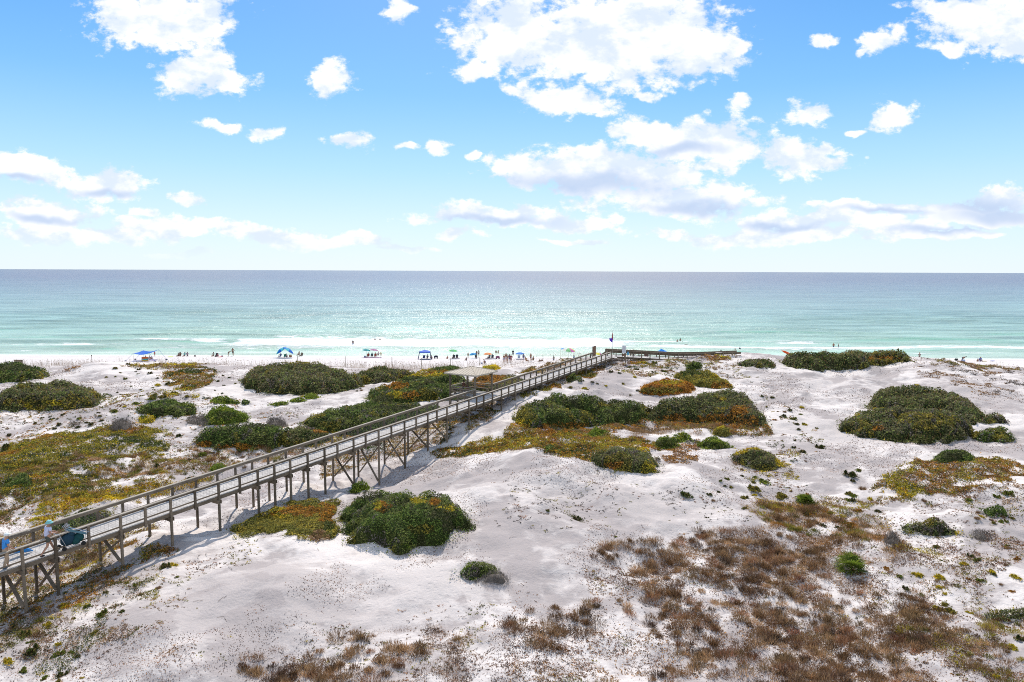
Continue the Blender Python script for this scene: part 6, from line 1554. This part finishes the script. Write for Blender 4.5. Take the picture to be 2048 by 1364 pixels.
board(G(341, 714.2), (.55, .70, .08), 'lime yellow bodyboard lying left of the seated couples')
board(G(1985, 722.5), (.10, .15, .45), 'blue bodyboard on the sand near the right edge', s_=1.0)
board(G(1969, 723), (.75, .60, .30), 'yellow board beside the person sitting in blue', s_=1.2)
pk_ = at_y(1573, 103.8); o = None
m = MB(); m.tube([(-.75, 0, .95), (-.3, 0, .78), (.3, 0, .5), (.8, 0, .3)], [.03, .16, .18, .05], 8); zz0 = at_uvY(1573, 706.5, 103.8).z - pk_[2]
m2 = m.build('kayak', cmat((.85, .12, .03)), None, True, (pk_[0], pk_[1], pk_[2] + max(0, zz0 - .85))); tag(m2, 'orange red kayak tip poking out left of the crest hedge', 'kayak')
# ---- the crowd.  u, v(base), pose, facing, shirt, shorts, label, extras
B_ = 3.14159
PEOPLE = [
 (309.5, 713, 'stand', 0.2, (.45, .10, .14), (.3, .05, .06), 'child in red standing at the right end of the blue sun shade', dict(sc_=.7)),
 (300, 719.5, 'ground', B_, (.25, .08, .10), NAVY, 'person in dark red sitting under the sun shade, left one', {}),
 (304.5, 719, 'ground', B_ - .5, None, NAVY, 'bare shouldered person sitting under the sun shade, right one', dict(sc_=.85)),
 (291.5, 719.6, 'ground', B_ + .4, (.04, .05, .06), NAVY, 'person in black sitting behind the striped inflatable seat', {}),
 (357.5, 713.5, 'chair', 2.9, (.10, .05, .04), (.08, .04, .04), 'brown clad person in the leftmost seated couple', dict(skin=TAN)),
 (361, 713.3, 'chair', 3.3, (.16, .08, .05), (.1, .05, .04), 'long haired person right in the leftmost seated couple', dict(skin=TAN)),
 (369.3, 713.3, 'chair', 3.1, (.10, .42, .42), NAVY, 'person in turquoise in the second seated couple', {}),
 (375, 713.2, 'chair', 3.6, (.28, .18, .26), (.2, .15, .2), 'person in mauve in the second seated couple', {}),
 (426.5, 713.4, 'chair', 3.1, (.22, .27, .24), (.1, .1, .1), 'person in grey green seated at the left of the family with red towel', {}),
 (436, 713.3, 'ground', 3.3, (.45, .10, .25), TEAL, 'child in pink sitting by the red towel', dict(sc_=.8)),
 (456.8, 712.4, 'bend', -1.3, None, (.05, .05, .06), 'tanned person bending over at the water edge', dict(skin=TAN)),
 (466, 711.8, 'hips', 0.2, None, (.04, .04, .05), 'tanned man in black shorts standing hands on hips by the water', dict(skin=TAN, sc_=1.08)),
 (560.6, 714.6, 'chair', 2.6, NAVY, NAVY, 'person in navy seated under the left large umbrella', {}),
 (574.5, 715, 'ground', 2.2, (.35, .18, .20), NAVY, 'person in dusty pink sitting between the large umbrella poles', {}),
 (597.8, 711.5, 'chair', 2.8, None, (.05, .04, .08), 'dark haired person sitting upright beside the olive chair', dict(skin=TAN)),
 (602.8, 713, 'chair', 2.6, (.16, .15, .10), (.2, .12, .08), 'person in olive reclining in the olive chair', {}),
 (736.3, 714.3, 'chair', 3.0, (.55, .10, .05), NAVY, 'person seated in the red chair under the teal umbrella', {}),
 (744, 714.2, 'chair', 3.2, (.03, .18, .20), NAVY, 'person in teal seated between the two red chairs', {}),
 (750.8, 714.2, 'chair', 3.1, (.50, .08, .05), NAVY, 'person seated in the red chair under the pink umbrella', {}),
 (757, 713.6, 'bench', 3.0, (.60, .60, .62), (.25, .25, .3), 'person in white with pink hat sitting tall beside the pink umbrella', dict(hat=(.6, .35, .35))),
 (762, 713.3, 'stand', 2.9, (.50, .42, .15), (.4, .15, .08), 'child in yellow standing right of the pink umbrella', dict(sc_=.68)),
 (855, 718.2, 'chair', 3.1, (.08, .10, .22), NAVY, 'person in navy seated in the middle under the square canopy', {}),
 (862.5, 718.2, 'ground', 3.4, (.20, .10, .14), NAVY, 'person in dark red sitting at the right under the square canopy', {}),
 (895, 717.4, 'ground', 3.0, (.45, .12, .08), (.3, .1, .1), 'child in red sitting left of the green umbrella', dict(sc_=.75)),
 (907.2, 717.3, 'chair', 2.9, (.05, .06, .10), NAVY, 'person in black seated directly under the green umbrella', {}),
 (914.2, 717.1, 'chair', 3.3, (.06, .06, .08), NAVY, 'person in black seated right of the green umbrella pole', {}),
 (936.2, 716, 'stand', 0.3, (.20, .08, .06), None, 'slim child in brown standing left of the small sky blue umbrella', dict(sc_=.72, skin=TAN)),
 (933, 721, 'ground', 2.6, (.10, .08, .08), NAVY, 'child with dark top sitting on sand left of the small umbrella', dict(sc_=.8)),
 (953, 717.2, 'phone', 0.8, (.22, .10, .08), (.05, .2, .2), 'tanned person standing left in the pair by the small umbrella', dict(skin=TAN)),
 (957, 714.5, 'stand', 3.0, (.35, .38, .36), (.08, .08, .1), 'person in pale top standing right in the pair by the small umbrella', {}),
 (970.3, 727.6, 'crouch', 2.0, (.52, .52, .70), NAVY, 'person in lavender white crouching on the sand below the orange umbrella', {}),
 (978, 717.8, 'chair', 2.4, (.08, .16, .28), TEAL, 'person in blue reclining under the orange umbrella', {}),
 (985.3, 717.3, 'chair', 3.1, (.05, .06, .07), NAVY, 'person in black seated in the chair under the orange umbrella', {}),
 (1008, 725.5, 'stand', 2.9, None, (.25, .28, .50), 'tanned person in lilac swimwear, leftmost of the standing group', dict(skin=TAN)),
 (1012, 723.5, 'stand', 0.4, (.25, .16, .10), (.5, .5, .6), 'person standing at the back of the group of tanned bathers', dict(sc_=1.08, hair=HAIRB)),
 (1014.5, 726, 'phone', -2.0, None, (.22, .18, .45), 'tanned person in violet swimwear in the middle of the standing group', dict(skin=TAN, bikini=True)),
 (1018.5, 724.5, 'stand', -2.7, (.05, .06, .12), NAVY, 'person in dark top standing right of the lilac and violet bathers', dict(skin=TAN)),
 (1022, 726, 'hips', 2.9, (.22, .04, .06), (.2, .03, .05), 'person in dark red swimwear, rightmost of the standing group', dict(skin=TAN)),
 (1047, 724.5, 'stand', 2.8, (.06, .08, .20), (.55, .60, .75), 'person in navy top and white blue shorts right of the plain blue umbrella', {}),
 (1052.5, 724, 'chair', -2.4, (.45, .22, .08), (.3, .15, .06), 'person in orange seated beside the one in navy top', dict(sc_=1.05, skin=TAN)),
 (1061.5, 722.5, 'stand', 0.2, None, (.10, .05, .05), 'slender tanned person standing alone beyond the sandy rise', dict(skin=TAN)),
 (1067, 720.5, 'ground', 2.6, None, (.15, .2, .1), 'person sitting low on the sand right of the slender one', dict(skin=TAN)),
]
for (u, v, ps, rz, sh_, so_, lb, ex) in PEOPLE:
    person(G(u, v), rz, lb, ps, sh_, so_, **ex)
FARP = [ # hidden feet: u, distance, ...
 (1080, 137, 'ground', 2.8, (.20, .12, .08), NAVY, 'left one of two people sitting behind the dune edge', {}),
 (1084, 137, 'ground', 3.2, (.12, .08, .06), NAVY, 'right one of two people sitting behind the dune edge', {}),
 (1107.5, 139, 'stand', 3.0, (.25, .24, .20), NAVY, 'child standing behind the dune edge left of the pale pole', dict(sc_=.85)),
 (1132.5, 135, 'bench', 3.0, (.04, .20, .16), NAVY, 'person in dark green seated under the whole rainbow umbrella', {}),
 (1139.5, 135, 'bench', 3.1, (.35, .50, .62), NAVY, 'person in pale blue seated under the whole rainbow umbrella', {}),
 (1148, 134, 'phone', -2.2, (.05, .20, .34), (.08, .04, .05), 'man in blue shirt standing right of the whole rainbow umbrella', dict(sc_=1.1)),
 (1267, 141, 'hips', 0.1, (.05, .06, .08), NAVY, 'person in black whose upper body shows above the crest boardwalk rail', dict(sc_=1.55)),
 (1291.5, 141, 'stand', 3.0, (.12, .05, .05), NAVY, 'left one of two heads just above the crest boardwalk rail', dict(sc_=1.28)),
 (1294.5, 141, 'stand', 3.2, (.20, .10, .12), NAVY, 'right one of two heads just above the crest boardwalk rail', dict(sc_=1.25)),
 (1442, 150, 'stand', 0.1, (.25, .12, .10), NAVY, 'person in rose top standing above the right end of the crest rail', dict(sc_=1.3)),
 (1839.8, 150, 'phone', 2.4, (.30, .28, .24), (.04, .04, .05), 'man with dark shorts standing alone by the water right of the crest hedge', dict(sc_=1.1)),
 (1926, 146, 'bend', -1.9, (.30, .17, .13), (.03, .03, .04), 'stooping man in black shorts over a white and blue bag', dict(sc_=1.05)),
 (1962, 149, 'ground', 2.9, (.05, .14, .50), BLU, 'person in bright blue sitting on the sand near the right edge', dict(sc_=1.15)),
 (1957.5, 149, 'ground', 2.2, (.45, .22, .18), (.4, .2, .1), 'child sitting left of the person in bright blue', dict(sc_=.75)),
]
for (u, Y, ps, rz, sh_, so_, lb, ex) in FARP: person(at_y(u, Y), rz, lb, ps, sh_, so_, **ex)
def hum_in_sea(u, v, depth, lb, ps='stand', rz=0.0, sh_=None, so_=NAVY, **ex):
    p = ground(float(u), float(v)); person((p[0], p[1], 0.05 - depth), rz, lb, ps, sh_, so_, group='bathers in the sea', **ex)
hum_in_sea(706, 688.5, .62, 'lone bather standing waist deep in the broad white surf', 'stand', 2.9, (.12, .06, .05), skin=TAN)
hum_in_sea(750, 679.5, 1.25, 'swimmer head far out, left of two beyond the broad surf'); hum_in_sea(760, 679.7, 1.3, 'swimmer head far out, right of two beyond the broad surf')
hum_in_sea(992, 706.5, 1.0, 'bather with wet hair in the shallows behind the orange umbrella, left one', skin=TAN); hum_in_sea(996.5, 706.8, .95, 'bather in the shallows behind the orange umbrella, right one', 'phone', 1.0)
hum_in_sea(1026, 709.5, .55, 'bather in black suit standing in the shallows behind the group', 'stand', 3.0, (.03, .04, .05))
hum_in_sea(1354.5, 683.5, 1.1, 'swimmer above the crest boardwalk, leftmost of three', skin=TAN); hum_in_sea(1360.5, 682, .95, 'swimmer above the crest boardwalk, highest of three', skin=TAN); hum_in_sea(1364.5, 686.8, 1.25, 'swimmer above the crest boardwalk, lowest of three with board')
hum_in_sea(1667, 696, .55, 'man wading in the surf with a child, above the crest hedge', 'walk', -1.2, None, (.04, .08, .18), skin=TAN, sc_=1.1); hum_in_sea(1676.5, 695, .5, 'child wading beside the man above the crest hedge', 'stand', 1.0, (.05, .04, .05), sc_=.85)
hum_in_sea(1470, 701.5, 1.15, 'bather low in the water at the right end of the crest rail, left one'); hum_in_sea(1479.5, 700.8, .9, 'bather low in the water at the right end of the crest rail, right one', 'phone', 0, (.04, .05, .08))
p = ground(1372.0, 690.0); board((p[0], p[1], 0.06), (.25, .22, .20), 'thin dark bodyboard floating beside the three swimmers', s_=.9)
